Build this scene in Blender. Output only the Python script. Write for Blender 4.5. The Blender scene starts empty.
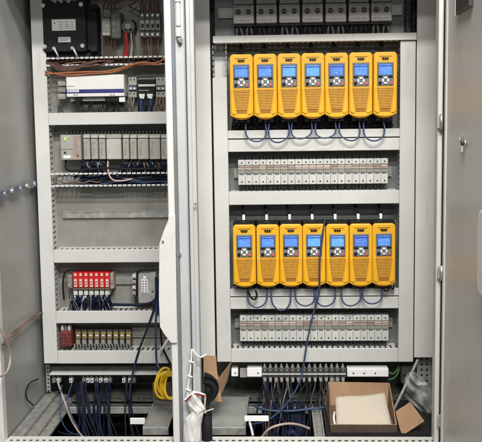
import bpy, bmesh, math, random
from mathutils import Vector, Matrix
random.seed(7)
S = bpy.context.scene
COL = S.collection
rad = math.radians

# ------------------------------------------------------------------ camera
CAM = Vector((0, -3.06, 1.05))
FPX, YAW, PITCH, ROLL = 900.0, rad(2.4), rad(6.6), 0.0135
f0 = Vector((-math.sin(YAW), math.cos(YAW), 0)); r0 = Vector((math.cos(YAW), math.sin(YAW), 0)); u0 = Vector((0, 0, 1))
FWD = f0*math.cos(PITCH) - u0*math.sin(PITCH)
UPP = u0*math.cos(PITCH) + f0*math.sin(PITCH)
RGT = r0*math.cos(ROLL) - UPP*math.sin(ROLL)
UPV = UPP*math.cos(ROLL) + r0*math.sin(ROLL)
cd = bpy.data.cameras.new('camera'); cam = bpy.data.objects.new('camera', cd); COL.objects.link(cam)
cd.sensor_fit = 'HORIZONTAL'; cd.sensor_width = 36; cd.lens = FPX/482*36
cd.clip_end = 100; cd.clip_start = .05
cam.matrix_world = Matrix(((RGT.x, UPV.x, -FWD.x, CAM.x), (RGT.y, UPV.y, -FWD.y, CAM.y), (RGT.z, UPV.z, -FWD.z, CAM.z), (0, 0, 0, 1)))
S.camera = cam

# ------------------------------------------------------------------ world, lamps, exposure
w = bpy.data.worlds.new('World'); S.world = w; w.use_nodes = True
w.node_tree.nodes['Background'].inputs[0].default_value = (.93, .97, 1, 1)
w.node_tree.nodes['Background'].inputs[1].default_value = .085
def lamp(name, loc, target, sx, sy, power, col):
    d = bpy.data.lights.new(name, 'AREA'); d.shape = 'RECTANGLE'; d.size = sx; d.size_y = sy; d.energy = power; d.color = col
    o = bpy.data.objects.new(name, d); COL.objects.link(o); o.location = loc
    o.rotation_euler = (Vector(target)-Vector(loc)).to_track_quat('-Z', 'Y').to_euler()
lamp('ceiling_lamp', (.2, -1.75, 3.2), (0, 0, .6), 1.4, .3, 40, (1, .975, .925))
lamp('ceiling_lamp', (.25, -3.0, 3.2), (0, 0, .6), 1.4, .14, 132, (1, .975, .925))
lamp('ceiling_lamp', (.3, -4.1, 3.2), (0, 0, .6), 1.5, .14, 92, (1, .98, .935))
lamp('ceiling_lamp', (.1, -6.2, 3.0), (0, 0, .8), 1.8, .2, 34, (.97, .99, 1))  # added far lamp, low angle, brightens the top under the roof shadow
S.view_settings.view_transform = 'Standard'; S.view_settings.look = 'None'
S.view_settings.exposure = -0.12; S.view_settings.gamma = 1; S.view_settings.use_curve_mapping = False
S.render.engine = 'CYCLES'

# ------------------------------------------------------------------ measuring: a point of the photograph on the plane y = Y
def W(u, v, Y=0.0):
    d = FWD + RGT*((u-241)/FPX) - UPV*((v-221)/FPX)
    t = (Y-CAM.y)/d.y
    return CAM + d*t
def X(u, v, Y=0.0): return W(u, v, Y).x
def Z(u, v, Y=0.0): return W(u, v, Y).z

# ------------------------------------------------------------------ materials
def srgb(c):
    return tuple((x/12.92 if x <= .04045 else ((x+.055)/1.055)**2.4) for x in (k/255 for k in c))
MATS = {}
def mat(name, col, rough=.5, metal=0, var=.12, scale=30, bump=.0, bscale=200, emit=0, trans=0, spec=.5, wear=0, alpha=1, wave=0):
    m = bpy.data.materials.new(name); m.use_nodes = True; n = m.node_tree; b = n.nodes['Principled BSDF']
    c = srgb(col) if max(col) > 1 else col
    b.inputs['Roughness'].default_value = rough; b.inputs['Metallic'].default_value = metal
    b.inputs['Specular IOR Level'].default_value = spec
    tc = n.nodes.new('ShaderNodeTexCoord')
    ns = n.nodes.new('ShaderNodeTexNoise'); ns.inputs['Scale'].default_value = scale; ns.inputs['Detail'].default_value = 6
    n.links.new(tc.outputs['Object'], ns.inputs['Vector'])
    rp = n.nodes.new('ShaderNodeValToRGB')
    rp.color_ramp.elements[0].position = .3; rp.color_ramp.elements[1].position = .7
    rp.color_ramp.elements[0].color = tuple(x*(1-var) for x in c)+(1,)
    rp.color_ramp.elements[1].color = tuple(min(1, x*(1+var*.6)) for x in c)+(1,)
    n.links.new(ns.outputs['Fac'], rp.inputs['Fac']); n.links.new(rp.outputs['Color'], b.inputs['Base Color'])
    if wear:                                  # smudges and fine vertical scuffs
        mp = n.nodes.new('ShaderNodeMapping'); mp.inputs['Scale'].default_value = (9, 9, 1.6); n.links.new(tc.outputs['Object'], mp.inputs['Vector'])
        last = rp.outputs['Color']
        for vec, sc, lo, hi, amt in ((tc.outputs['Object'], 3.5, .52, .72, wear), (mp.outputs['Vector'], 5, .60, .66, wear*1.1), (tc.outputs['Object'], 90, .69, .72, wear*1.6)):
            nw = n.nodes.new('ShaderNodeTexNoise'); nw.inputs['Scale'].default_value = sc; nw.inputs['Detail'].default_value = 9; nw.inputs['Roughness'].default_value = .62
            n.links.new(vec, nw.inputs['Vector'])
            mr = n.nodes.new('ShaderNodeMapRange'); mr.inputs[1].default_value = lo; mr.inputs[2].default_value = hi; mr.inputs[4].default_value = amt
            n.links.new(nw.outputs['Fac'], mr.inputs[0])
            mx = n.nodes.new('ShaderNodeMix'); mx.data_type = 'RGBA'
            n.links.new(mr.outputs[0], mx.inputs[0]); n.links.new(last, mx.inputs[6]); mx.inputs[7].default_value = (c[0]*.42, c[1]*.41, c[2]*.38, 1)
            last = mx.outputs[2]
        n.links.new(last, b.inputs['Base Color'])
    if alpha < 1: b.inputs['Alpha'].default_value = alpha
    rr = n.nodes.new('ShaderNodeMapRange'); rr.inputs[3].default_value = max(.05, rough-.08); rr.inputs[4].default_value = min(1, rough+.1)
    n.links.new(ns.outputs['Fac'], rr.inputs[0]); n.links.new(rr.outputs[0], b.inputs['Roughness'])
    if bump:
        n2 = n.nodes.new('ShaderNodeTexNoise'); n2.inputs['Scale'].default_value = bscale; n2.inputs['Detail'].default_value = 3
        n.links.new(tc.outputs['Object'], n2.inputs['Vector'])
        bp = n.nodes.new('ShaderNodeBump'); bp.inputs['Strength'].default_value = bump; bp.inputs['Distance'].default_value = .002
        n.links.new(n2.outputs['Fac'], bp.inputs['Height']); n.links.new(bp.outputs['Normal'], b.inputs['Normal'])
    if emit:
        n.links.new(rp.outputs['Color'], b.inputs['Emission Color']); b.inputs['Emission Strength'].default_value = emit
    if trans:
        b.inputs['Transmission Weight'].default_value = trans; b.inputs['IOR'].default_value = 1.12
    MATS[name] = m
    return m
mat('duct', (.565, .568, .55), .5, 0, .06, 6, .12, 400, wear=.14)
mat('paint', (.665, .663, .635), .45, 0, .06, 5, .15, 300, wear=.15)
mat('post_paint', (.47, .48, .485), .4, 0, .08, 6, .1, 300, wear=.2)
mat('groove', (.16, .17, .19), .5, 0, .15, 12)
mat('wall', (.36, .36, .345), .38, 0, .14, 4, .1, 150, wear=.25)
mat('door', (.66, .65, .62), .36, .0, .08, 3, .12, 160, wear=.16)
mat('plate', (.17, .175, .17), .45, .25, .2, 14, .25, 120)  # darkened: the shade of the recesses is put into this colour
mat('plate_left', (.27, .268, .24), .45, .2, .18, 12, .2, 120, wear=.2)
mat('galv', (.38, .38, .36), .42, .4, .3, 40, .3, 150)
mat('galv_dark', (.12, .125, .11), .5, .4, .35, 50, .3, 150)
mat('steel', (.62, .63, .63), .3, .8, .15, 60)
mat('dark', (.02, .02, .022), .6)
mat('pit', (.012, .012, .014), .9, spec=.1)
mat('black', (.010, .010, .011), .5, 0, .25, 40, spec=.2)
mat('blacksoft', (.018, .018, .019), .65, 0, .3, 60, .4, 400, spec=.2)
mat('rubber', (.012, .012, .014), .7, 0, .3, 50, spec=.2)
mat('yellow', (.79, .405, .012), .45, 0, .10, 14, .15, 500, wear=.10)
mat('yellow_edge', (.62, .26, .01), .5, 0, .1, 25)
mat('grille', (.58, .285, .025), .55, 0, .12, 60)
mat('slot', (.34, .135, .016), .7)
mat('keypad', (.15, .16, .165), .45, 0, .15, 50)
mat('screen', (.09, .22, .62), .25, 0, .18, 60, emit=.55)
mat('screen_pale', (.11, .30, .80), .25, 0, .15, 60, emit=.62)
mat('screen_deep', (.08, .17, .54), .25, 0, .2, 60, emit=.55)
mat('screen_line', (.02, .06, .35), .3, 0, .1, 60, emit=.25)
mat('screen_text', (.16, .36, .88), .3, 0, .1, 60, emit=.6)
mat('white', (.72, .71, .68), .45, 0, .05, 25)
mat('bright', (.85, .85, .84), .4, 0, .03, 20)
mat('key_white', (.75, .76, .76), .4)
mat('red', (.52, .018, .016), .4, 0, .15, 50)
mat('red_dull', (.16, .025, .025), .6, 0, .35, 90)
mat('red_key', (.50, .11, .09), .45)
mat('white_aged', (.55, .545, .50), .5, 0, .12, 40)
mat('pink', (.64, .46, .42), .5, 0, .1, 60)
mat('module', (.50, .505, .49), .5, 0, .1, 40, .1, 300)
mat('module_strip', (.40, .335, .295), .55, 0, .25, 130)
mat('module_olive', (.25, .25, .205), .55, 0, .2, 80)
mat('fuse_marker', (.30, .195, .165), .5, 0, .3, 90)
mat('plc', (.31, .30, .265), .5, 0, .1, 40, .1, 300)
mat('plc_light', (.40, .39, .355), .5, 0, .1, 40, .1, 300)
mat('plc_pink', (.33, .255, .22), .5, 0, .15, 40)
mat('starter', (.22, .215, .205), .55, 0, .25, 70, .2, 300)
mat('starter_low', (.33, .325, .31), .55, 0, .2, 70, .2, 300)
mat('relay_grey', (.20, .20, .185), .55, 0, .25, 80, .2, 300)
mat('relay_dark', (.05, .052, .05), .5, 0, .3, 80)
mat('breaker', (.13, .135, .13), .5, 0, .25, 90)
mat('blue', (.022, .025, .16), .45, 0, .1, 40)
mat('deepnavy_shaded', (.006, .009, .024), .7, 0, .25, 50, spec=.15)  # navy darkened for the shade of the pit; also a second wire tone
mat('steelblue', (.13, .165, .21), .5, 0, .2, 60)
mat('navy', (.010, .014, .042), .65, 0, .2, 50, spec=.2)
mat('bluegrey', (.025, .05, .125), .5, 0, .2, 50)
mat('brown', (.085, .035, .024), .6, 0, .3, 60)
mat('orange', (.36, .12, .045), .5, 0, .15, 40)
mat('copper', (.17, .105, .07), .55, 0, .3, 60)
mat('whitewire', (.60, .58, .55), .5)
mat('pinkwire', (.44, .33, .295), .5)
mat('greywire', (.15, .15, .145), .5)
mat('greenwire', (.05, .13, .05), .5)
mat('redwire', (.33, .012, .015), .45)
mat('brass', (.24, .175, .07), .45, .2, .25, 90)
mat('cableyellow', (.80, .50, .015), .4, 0, .1, 40)
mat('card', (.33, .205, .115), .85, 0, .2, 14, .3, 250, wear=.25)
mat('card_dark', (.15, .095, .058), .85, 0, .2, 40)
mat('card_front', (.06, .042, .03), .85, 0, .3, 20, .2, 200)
mat('card_edge', (.50, .34, .20), .8, 0, .2, 60)
mat('paper', (.52, .46, .375), .8, 0, .05, 20, .1, 80)
mat('bag', (.74, .73, .70), .22, 0, .06, 20, .6, 30)
mat('clear', (.75, .80, .80), .12, 0, .1, 20, .6, 22, alpha=.20)
mat('gland', (.43, .44, .42), .38, .45, .2, 9, .2, 100)
mat('led', (.35, .6, .15), .4, 0, .1, 30, emit=.5)
mat('print', (.12, .12, .13), .6)
mat('printwhite', (.7, .7, .75), .6)
mat('label', (.55, .55, .54), .5, 0, .06, 50)
mat('holder', (.045, .042, .042), .5, 0, .2, 30)
mat('floor', (.18, .175, .165), .8, 0, .2, 12, .3, 60)

# ------------------------------------------------------------------ mesh helpers
class B:
    """collects shapes in world coordinates; build() links them as one mesh object"""
    def __init__(s): s.bm = bmesh.new()
    def box(s, x0, x1, y0, y1, z0, z1, bev=0, seg=1):
        if x0 > x1: x0, x1 = x1, x0
        if y0 > y1: y0, y1 = y1, y0
        if z0 > z1: z0, z1 = z1, z0
        v = [s.bm.verts.new(p) for p in ((x0,y0,z0),(x1,y0,z0),(x1,y1,z0),(x0,y1,z0),(x0,y0,z1),(x1,y0,z1),(x1,y1,z1),(x0,y1,z1))]
        fs = [s.bm.faces.new([v[i] for i in q]) for q in ((3,2,1,0),(4,5,6,7),(0,1,5,4),(1,2,6,5),(2,3,7,6),(3,0,4,7))]
        if bev:
            es = list({e for f in fs for e in f.edges})
            bmesh.ops.bevel(s.bm, geom=es, offset=min(bev, .45*min(x1-x0, y1-y0, z1-z0)), segments=seg, affect='EDGES', profile=.5)
        return s
    def prism(s, pts, y0, y1, bev=0):
        """outline of (x, z) points extruded along y"""
        if y0 > y1: y0, y1 = y1, y0
        a = [s.bm.verts.new((x, y0, z)) for x, z in pts]; b = [s.bm.verts.new((x, y1, z)) for x, z in pts]
        n = len(pts); fs = [s.bm.faces.new(a), s.bm.faces.new(b[::-1])]
        for i in range(n):
            fs.append(s.bm.faces.new((a[i], b[i], b[(i+1) % n], a[(i+1) % n])))
        bmesh.ops.recalc_face_normals(s.bm, faces=fs)
        if bev:
            bmesh.ops.bevel(s.bm, geom=[e for e in fs[0].edges], offset=bev, segments=2, affect='EDGES', profile=.5)
        return s
    def poly(s, corners, thick):
        """flat sheet with thickness from 3-D corner points"""
        c = [Vector(p) for p in corners]
        nrm = (c[1]-c[0]).cross(c[2]-c[0]).normalized()*thick
        a = [s.bm.verts.new(p) for p in c]; b = [s.bm.verts.new(p+nrm) for p in c]
        n = len(c); fs = [s.bm.faces.new(a), s.bm.faces.new(b[::-1])]
        for i in range(n): fs.append(s.bm.faces.new((a[i], b[i], b[(i+1) % n], a[(i+1) % n])))
        bmesh.ops.recalc_face_normals(s.bm, faces=fs)
        return s
    def cyl(s, c, r, axis, h, n=14, r2=None):
        c = Vector(c); a = Vector(axis).normalized(); q = a.to_track_quat('Z', 'Y')
        r2 = r if r2 is None else r2
        A = [s.bm.verts.new(c + q @ Vector((r*math.cos(2*math.pi*i/n), r*math.sin(2*math.pi*i/n), 0))) for i in range(n)]
        Bv = [s.bm.verts.new(c + a*h + q @ Vector((r2*math.cos(2*math.pi*i/n), r2*math.sin(2*math.pi*i/n), 0))) for i in range(n)]
        fs = [s.bm.faces.new(A[::-1]), s.bm.faces.new(Bv)]
        for i in range(n): fs.append(s.bm.faces.new((A[i], A[(i+1) % n], Bv[(i+1) % n], Bv[i])))
        for f in fs[2:]: f.smooth = True
        return s
    def tube(s, pts, r, n=7, sub=5):
        P = [Vector(p) for p in pts]
        if len(P) > 2 and sub > 1:
            Q = []
            for i in range(len(P)-1):
                a, b, c, d = P[max(i-1, 0)], P[i], P[i+1], P[min(i+2, len(P)-1)]
                for k in range(sub):
                    t = k/sub
                    Q.append(.5*((2*b) + (c-a)*t + (2*a-5*b+4*c-d)*t*t + (3*b-a-3*c+d)*t**3))
            Q.append(P[-1]); P = Q
        rings = []; prev = None
        for i, p in enumerate(P):
            t = (P[min(i+1, len(P)-1)]-P[max(i-1, 0)])
            if t.length < 1e-9: t = Vector((0, 0, 1))
            t.normalize()
            if prev is None:
                up = Vector((0, 1, 0)) if abs(t.y) < .9 else Vector((1, 0, 0))
                e = t.cross(up).normalized()
            else:
                e = prev - t*prev.dot(t)
                e = e.normalized() if e.length > 1e-6 else t.orthogonal().normalized()
            prev = e; g = t.cross(e)
            rings.append([s.bm.verts.new(p + (e*math.cos(2*math.pi*k/n)+g*math.sin(2*math.pi*k/n))*r) for k in range(n)])
        for a, b in zip(rings, rings[1:]):
            for k in range(n):
                f = s.bm.faces.new((a[k], a[(k+1) % n], b[(k+1) % n], b[k])); f.smooth = True
        s.bm.faces.new(rings[0]); s.bm.faces.new(rings[-1][::-1])
        return s
    def build(s, name, material, parent=None, org=None):
        o_ = Vector(org) if org is not None else (Vector(parent['org']) if parent else None)
        if parent is None and o_ is None:
            lo = Vector((min(v.co.x for v in s.bm.verts)+max(v.co.x for v in s.bm.verts), 0, 0))/2
            o_ = Vector((lo.x, sum(v.co.y for v in s.bm.verts)/len(s.bm.verts), min(v.co.z for v in s.bm.verts)))
        for v in s.bm.verts: v.co -= o_
        me = bpy.data.meshes.new(name); s.bm.to_mesh(me); s.bm.free()
        me.materials.append(MATS[material])
        o = bpy.data.objects.new(name, me); COL.objects.link(o)
        if parent:
            o.parent = parent
            o['org'] = tuple(o_)
        else:
            o.location = o_; o['org'] = tuple(o_)
        return o
def tag(o, label, cat, group=None, kind=None):
    if label: o['label'] = label
    if cat: o['category'] = cat
    if group: o['group'] = group
    if kind: o['kind'] = kind
    return o
def thing(name, loc, label, cat, group=None):
    o = bpy.data.objects.new(name, None); o.empty_display_size = .02; COL.objects.link(o); o.location = loc; o['org'] = tuple(loc)
    return tag(o, label, cat, group)
def kids(o): return KIDS.get(o.name, [])
def dup(o, loc=None, parent=None):
    c = o.copy(); COL.objects.link(c)
    if parent: c.parent = parent
    if loc is not None: c.location = loc
    for ch in list(o.children): dup(ch, None, c)
    return c
def stuff(o): o['kind'] = 'stuff'; return o
ORD = ['first','second','third','fourth','fifth','sixth','seventh','eighth','ninth','tenth','eleventh','twelfth','thirteenth','fourteenth','fifteenth','sixteenth','seventeenth','eighteenth','nineteenth','twentieth','twenty first','twenty second','twenty third','twenty fourth']

def comb(b, axis, a0, a1, c, ya, yb, pitch=.0185, gap=.0066, t=.0016, solid=.022):
    """slotted duct wall: fingers along `axis` from a0 to a1 at cross position c, front ya to back yb"""
    n = max(1, int(round((a1-a0)/pitch))); p = (a1-a0)/n
    for i in range(n):
        lo = a0+i*p+gap/2; hi = a0+(i+1)*p-gap/2
        if axis == 'x': b.box(lo, hi, ya, yb-solid, c-t/2, c+t/2)
        else: b.box(c-t/2, c+t/2, ya, yb-solid, lo, hi)
    if axis == 'x':
        b.box(a0, a1, yb-solid, yb, c-t/2, c+t/2)
    else: b.box(c-t/2, c+t/2, yb-solid, yb, a0, a1)
    return b
PY = .08      # front of the mounting plates
def duct_h(x0, x1, z0, z1, label, cover=True, seams=(), front=0.0, mcol='duct', pitch=.0185):
    t = thing('wiring_duct', ((x0+x1)/2, PY, z0), label, 'wiring duct', 'slotted wiring ducts')
    if cover:
        zs = [z0] + list(seams) + [z1]
        for a, c in zip(zs, zs[1:]):
            e = .0018
            B().box(x0, x1, front, front+.009, a+(e if a != z0 else 0), c-(e if c != z1 else 0), .0015).build('cover', mcol, t)
    if not cover:
        for zz in (z0+.002, z1-.002):
            b = B(); n = 26
            for i in range(n):
                x = x0+(x1-x0)*i/n
                b.box(x+.001, x+(x1-x0)/n-.0035, -.004, -.0006, zz-.0029, zz+.0029)
            stuff(b.build('notched_edge', 'label', t))
    if seams:
        B().box(x0+.002, x1-.002, front+.0095, front+.011, z0+.004, z1-.004).build('inner_lip', 'dark', t)
    fy = front+.0095 if cover else front
    b = B(); comb(b, 'x', x0+.004, x1-.004, z0+.002, fy, PY-.001, pitch); stuff(b.build('slotted_wall', mcol, t))
    b = B(); comb(b, 'x', x0+.004, x1-.004, z1-.002, fy, PY-.001, pitch); stuff(b.build('slotted_wall', mcol, t))
    B().box(x0+.003, x1-.003, PY-.003, PY-.0005, z0+.004, z1-.004).build('duct_base', mcol, t)
    return t
def duct_v(x0, x1, z0, z1, label, cover=(None, None), front=.0, mcol='duct'):
    t = thing('wiring_duct', ((x0+x1)/2, PY, z0), label, 'wiring duct', 'slotted wiring ducts')
    if cover: B().box(x0, x1, front, front+.009, cover[0], cover[1], .0015).build('cover', mcol, t)
    for c in (x0+.002, x1-.002):
        b = B(); comb(b, 'z', z0, z1, c, front+.0095, PY-.001); stuff(b.build('slotted_wall', mcol, t))
    B().box(x0+.003, x1-.003, PY-.003, PY-.0005, z0, z1).build('duct_base', mcol, t)
    return t
def din(x0, x1, zc, parent=None, h=.034):
    b = B()
    b.box(x0, x1, PY-.010, PY-.0005, zc-h*.36, zc+h*.36)
    b.box(x0, x1, PY-.012, PY-.0105, zc+h*.365, zc+h*.5); b.box(x0, x1, PY-.012, PY-.0105, zc-h*.5, zc-h*.365)
    o = b.build('mounting_rail', 'galv', parent)
    return o

# ================================================================== THE CABINET
YF = -.43; YI = -.37                              # outer and inner face of the front frame
RL, RR = -.2180, .4615                            # right bay ducts, outer edges
LL = -.829                                        # left bay ducts, outer edge
Z0 = Z(200, 436.5, YI)                            # top of the base frame
XW = -.850                                        # left wall, inner face
XP = X(443, 200, YF)                              # right door line
XR = XP+.072                                      # right wall, inner face
ZT = 1.57                                         # roof, out of view; height set for its shadow on the top rows
cab = thing('control_cabinet', (0, -.1, Z0-.4), 'open grey double control cabinet with steel frame around both wired bays', 'cabinet')
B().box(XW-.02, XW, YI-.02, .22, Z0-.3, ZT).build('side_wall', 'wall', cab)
B().box(XR-.002, XR+.016, YI+.002, .22, Z0-.3, ZT).build('side_wall', 'paint', cab)
B().box(XW, XR-.002, .2, .22, Z0-.3, ZT).build('back_wall', 'galv_dark', cab)
B().box(XW-.02, XR+.016, YF, .22, ZT, ZT+.03).build('roof', 'paint', cab)
# mounting plates
B().box(LL+.006, X(176, 200)-.004, PY, PY+.006, Z(100, 364)+.004, ZT-.03).build('mounting_plate', 'plate_left', cab)
B().box(RL+.006, RR-.006, PY, PY+.006, Z(300, 362)+.004, ZT-.03).build('mounting_plate', 'plate', cab)
# infill panels left and right of the right bay
zi = Z(425, 357.5, .02)
B().box(X(196, 200, .02)-.05, RL-.0075, .02, .024, zi, ZT-.03, .001).build('infill_panel', 'paint', cab)
B().box(RR+.006, XR-.004, .02, .024, zi, ZT-.03, .001).build('infill_panel', 'paint', cab)
# right front post
xr0 = X(434, 200, YI)
pr = B().box(xr0, XR-.003, YF+.012, YI, Z0-.3, ZT, .002).build('front_post', 'paint', cab)
B().box(xr0+.012, XP-.004, YF, YF+.0115, Z0-.3, ZT-.002, .004).build('door_lip', 'post_paint', pr)
B().box(XP-.0035, XP+.004, YF+.002, YF+.0115, Z0-.3, ZT-.002).build('gasket', 'rubber', pr)
# centre posts of the two joined cabinets
def ux(u): return X(u, 200, YF)
pc = B().box(ux(169), ux(187.6), YF+.015, YI, Z0-.3, ZT, .002).build('front_post', 'post_paint', cab)
B().box(ux(168), ux(174.6), YF-.004, YF+.0145, Z0-.3, ZT-.002, .003).build('door_lip', 'paint', pc)
B().box(ux(174.9), ux(177.6), YF+.008, YF+.0145, Z0-.3, ZT-.002).build('groove_strip', 'groove', pc)
B().box(ux(178.2), ux(187), YF+.004, YF+.0145, Z0-.3, ZT-.002, .002).build('face_strip', 'post_paint', pc)
pc2 = B().box(ux(188.4), ux(196.5), YF+.015, YI, Z0-.3, ZT, .002).build('front_post', 'post_paint', cab)
B().box(ux(189), ux(193), YF+.006, YF+.0145, Z0-.3, ZT-.002, .002).build('door_lip', 'post_paint', pc2)
B().box(ux(187.7), ux(188.3), YF+.018, YI, Z0-.3, ZT-.002).build('gasket', 'rubber', cab)
# left front post
B().box(XW-.03, XW+.004, YF, YI-.0205, Z0-.3, ZT, .003).build('front_post', 'paint', cab)

def perforated(b, axis, a0, a1, c0, c1, z, t=.004, pitch=.02, hole=.011):
    """flat strip along an axis with a row of square holes down its middle"""
    m0 = c0+(c1-c0)*.34; m1 = c0+(c1-c0)*.66
    n = int((a1-a0)/pitch); p = (a1-a0)/n
    def bx(p0, p1, q0, q1):
        if axis == 'x': b.box(p0, p1, q0, q1, z-t, z)
        else: b.box(q0, q1, p0, p1, z-t, z)
    bx(a0, a1, c0, m0); bx(a0, a1, m1, c1)
    for i in range(n): bx(a0+i*p, a0+(i+1)*p-hole, m0, m1)
    return b
# base frame: front
fr = B(); perforated(fr, 'x', XW+.004, XR-.001, YF, YI, Z0); fr.box(XW+.004, XR-.001, YF-.002, YF-.0005, Z0-.12, Z0)
fr = fr.build('base_rail', 'paint', cab)
# base frame: left side, three steps
b = B(); perforated(b, 'y', YI+.001, .1, XW+.006, XW+.044, Z0)
lf = b.build('base_rail', 'galv', cab)
B().box(XW+.044, XW+.078, YI+.001, .1, Z0-.020, Z0-.012, .002).build('rail_step', 'galv', lf)
B().box(XW+.078, XW+.108, YI+.001, .1, Z0-.034, Z0-.024, .002).build('rail_step', 'galv', lf)
B().box(XW+.0405, XW+.0438, YI+.001, .1, Z0-.022, Z0-.0042).build('rail_web', 'galv', lf)
B().box(XW+.0745, XW+.0778, YI+.001, .1, Z0-.036, Z0-.0202).build('rail_web', 'galv', lf)
B().box(XW+.020, XW+.024, YI+.001, .1, Z0-.06, Z0-.012).build('rail_web', 'galv_dark', lf)
# base frame: back
b = B(); perforated(b, 'x', XW+.11, XR-.05, -.012, .05, Z0, pitch=.022, hole=.010)
bk = b.build('base_rail', 'galv_dark', cab)
B().box(XW+.11, XR-.05, -.055, -.0125, Z0-.016, Z0-.010, .001).build('rail_step', 'galv_dark', bk)
B().box(XW+.11, XR-.05, -.061, -.0555, Z0-.032, Z0-.008, .001).build('rail_lip', 'galv', bk)
B().box(XW+.11, XR-.05, .051, .2, Z0-.012, Z0-.006).build('rail_step', 'galv_dark', bk)
# base frame: depth rails, middle and right
xm0, xm1 = X(312.5, 415, -.2), X(322.5, 415, -.2)
b = B().box(xm0, xm1, YI+.001, -.0615, Z0-.014, Z0-.009); b.box(xm0, xm0+.005, YI+.001, -.0615, Z0-.009, Z0); b.box(xm1-.005, xm1, YI+.001, -.0615, Z0-.009, Z0)
b.box((xm0+xm1)/2-.004, (xm0+xm1)/2+.004, YI+.001, -.0615, Z0-.009, Z0-.005)
b.build('depth_rail', 'galv', cab)
b = B(); perforated(b, 'y', YI+.001, .1, XR-.048, XR-.004, Z0); rf = b.build('base_rail', 'galv', cab)
B().box(XR-.085, XR-.0485, YI+.001, .1, Z0-.02, Z0-.012, .002).build('rail_step', 'galv_dark', rf)
xc0 = X(186, 415, -.2)
b = B().box(xc0-.02, xc0+.02, YI+.001, -.0615, Z0-.014, Z0-.002); b.build('depth_rail', 'galv', cab)
# rear uprights seen in the right bay below the infill panel
b = B()
xu = X(417, 370, .06); xu2 = X(432, 370, .06)
for i in range(9):
    z_ = zi+.02-i*.02
    b.box(xu, xu2, .062, .066, z_-.012, z_)
    b.box(xu, xu+.014, .062, .066, z_-.02, z_-.0122); b.box(xu2-.014, xu2, .062, .066, z_-.02, z_-.0122); b.box((xu+xu2)/2-.006, (xu+xu2)/2+.006, .062, .066, z_-.02, z_-.0122)
b.build('rear_upright', 'galv', cab)
# strip of metal under the ducts of the left bay, slotted upright at the corner
b = B(); xa = X(46, 372, .05)
for i in range(7):
    z_ = Z(50, 365, .05)-i*.014
    b.box(xa, xa+.014, .05, .054, z_-.008, z_)
    b.box(xa, xa+.004, .05, .054, z_-.014, z_-.0082); b.box(xa+.010, xa+.014, .05, .054, z_-.014, z_-.0082)
b.build('rear_upright', 'galv', cab)
# pit below the base frame
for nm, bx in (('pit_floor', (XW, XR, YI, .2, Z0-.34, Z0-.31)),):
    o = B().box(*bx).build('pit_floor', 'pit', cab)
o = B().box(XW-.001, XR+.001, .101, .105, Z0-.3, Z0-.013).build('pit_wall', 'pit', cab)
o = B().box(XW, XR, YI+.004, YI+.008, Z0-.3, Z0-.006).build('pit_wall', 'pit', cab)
# room floor under the cabinet
o = B().box(-2.2, 2.2, -4.5, .6, Z0-.46, Z0-.36).build('floor', 'floor'); o['kind'] = 'structure'

# side rail on the left wall (blue steel with bolts)
a = W(-3, 196, 0); 
def wallpt(u, v, off=.006):
    d = FWD + RGT*((u-241)/FPX) - UPV*((v-221)/FPX)
    t = (XW+off-CAM.x)/d.x
    return CAM + d*t
sr = thing('chain', wallpt(20, 188), 'blue grey metal link strap with bolts across the left side wall', 'strap')
p0, p1 = wallpt(-6, 196.5, .01), wallpt(38.5, 181.5, .01)
for k in range(6):
    q0 = p0.lerp(p1, k/6+.01); q1 = p0.lerp(p1, (k+1)/6-.01)
    hh = .011 if k % 2 == 0 else .0065
    b = B().poly([q0-Vector((0, 0, hh)), q1-Vector((0, 0, hh)), q1+Vector((0, 0, hh)), q0+Vector((0, 0, hh))], .004 if k % 2 else .008)
    b.build('link', 'steelblue', sr)
    B().cyl(q1+Vector((-.004, 0, 0)), .008, (1, 0, 0), .016, 8).build('bolt', 'steel', sr)
# copper coloured twisted lead on the left wall
b = B()
pts = [wallpt(2, 345, .012), wallpt(7, 339, .012), wallpt(12, 333, .02), wallpt(19, 328, .012), wallpt(26, 322, .02), wallpt(33, 316, .012), wallpt(40, 313.5, .015), wallpt(45, 314, .02)]
b.tube(pts, .0034, 7, 6)
b.tube([p+Vector((.006, 0, .005*math.sin(i*2.2))) for i, p in enumerate(pts)], .003, 7, 6)
tag(b.build('twisted_lead', 'copper'), 'brown twisted lead strung along the lower part of the left wall', 'cable')
b = B(); b.tube([wallpt(-2, 322, .02), wallpt(4, 336, .03), wallpt(9, 350, .03), wallpt(10, 362, .03), wallpt(6, 373, .03), wallpt(-2, 377, .03)], .0035)
tag(b.build('loose_wire', 'pinkwire'), 'pale wire bowing out of the left edge below the twisted lead', 'cable')
b = B(); b.tube([wallpt(38, 379, .01), wallpt(30, 383, .01), wallpt(26, 391, .01), wallpt(27, 399, .01), wallpt(33, 405, .01)], .0025)
tag(b.build('loose_wire', 'black'), 'thin dark wire looped on the left wall above the base rail', 'cable')

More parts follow.
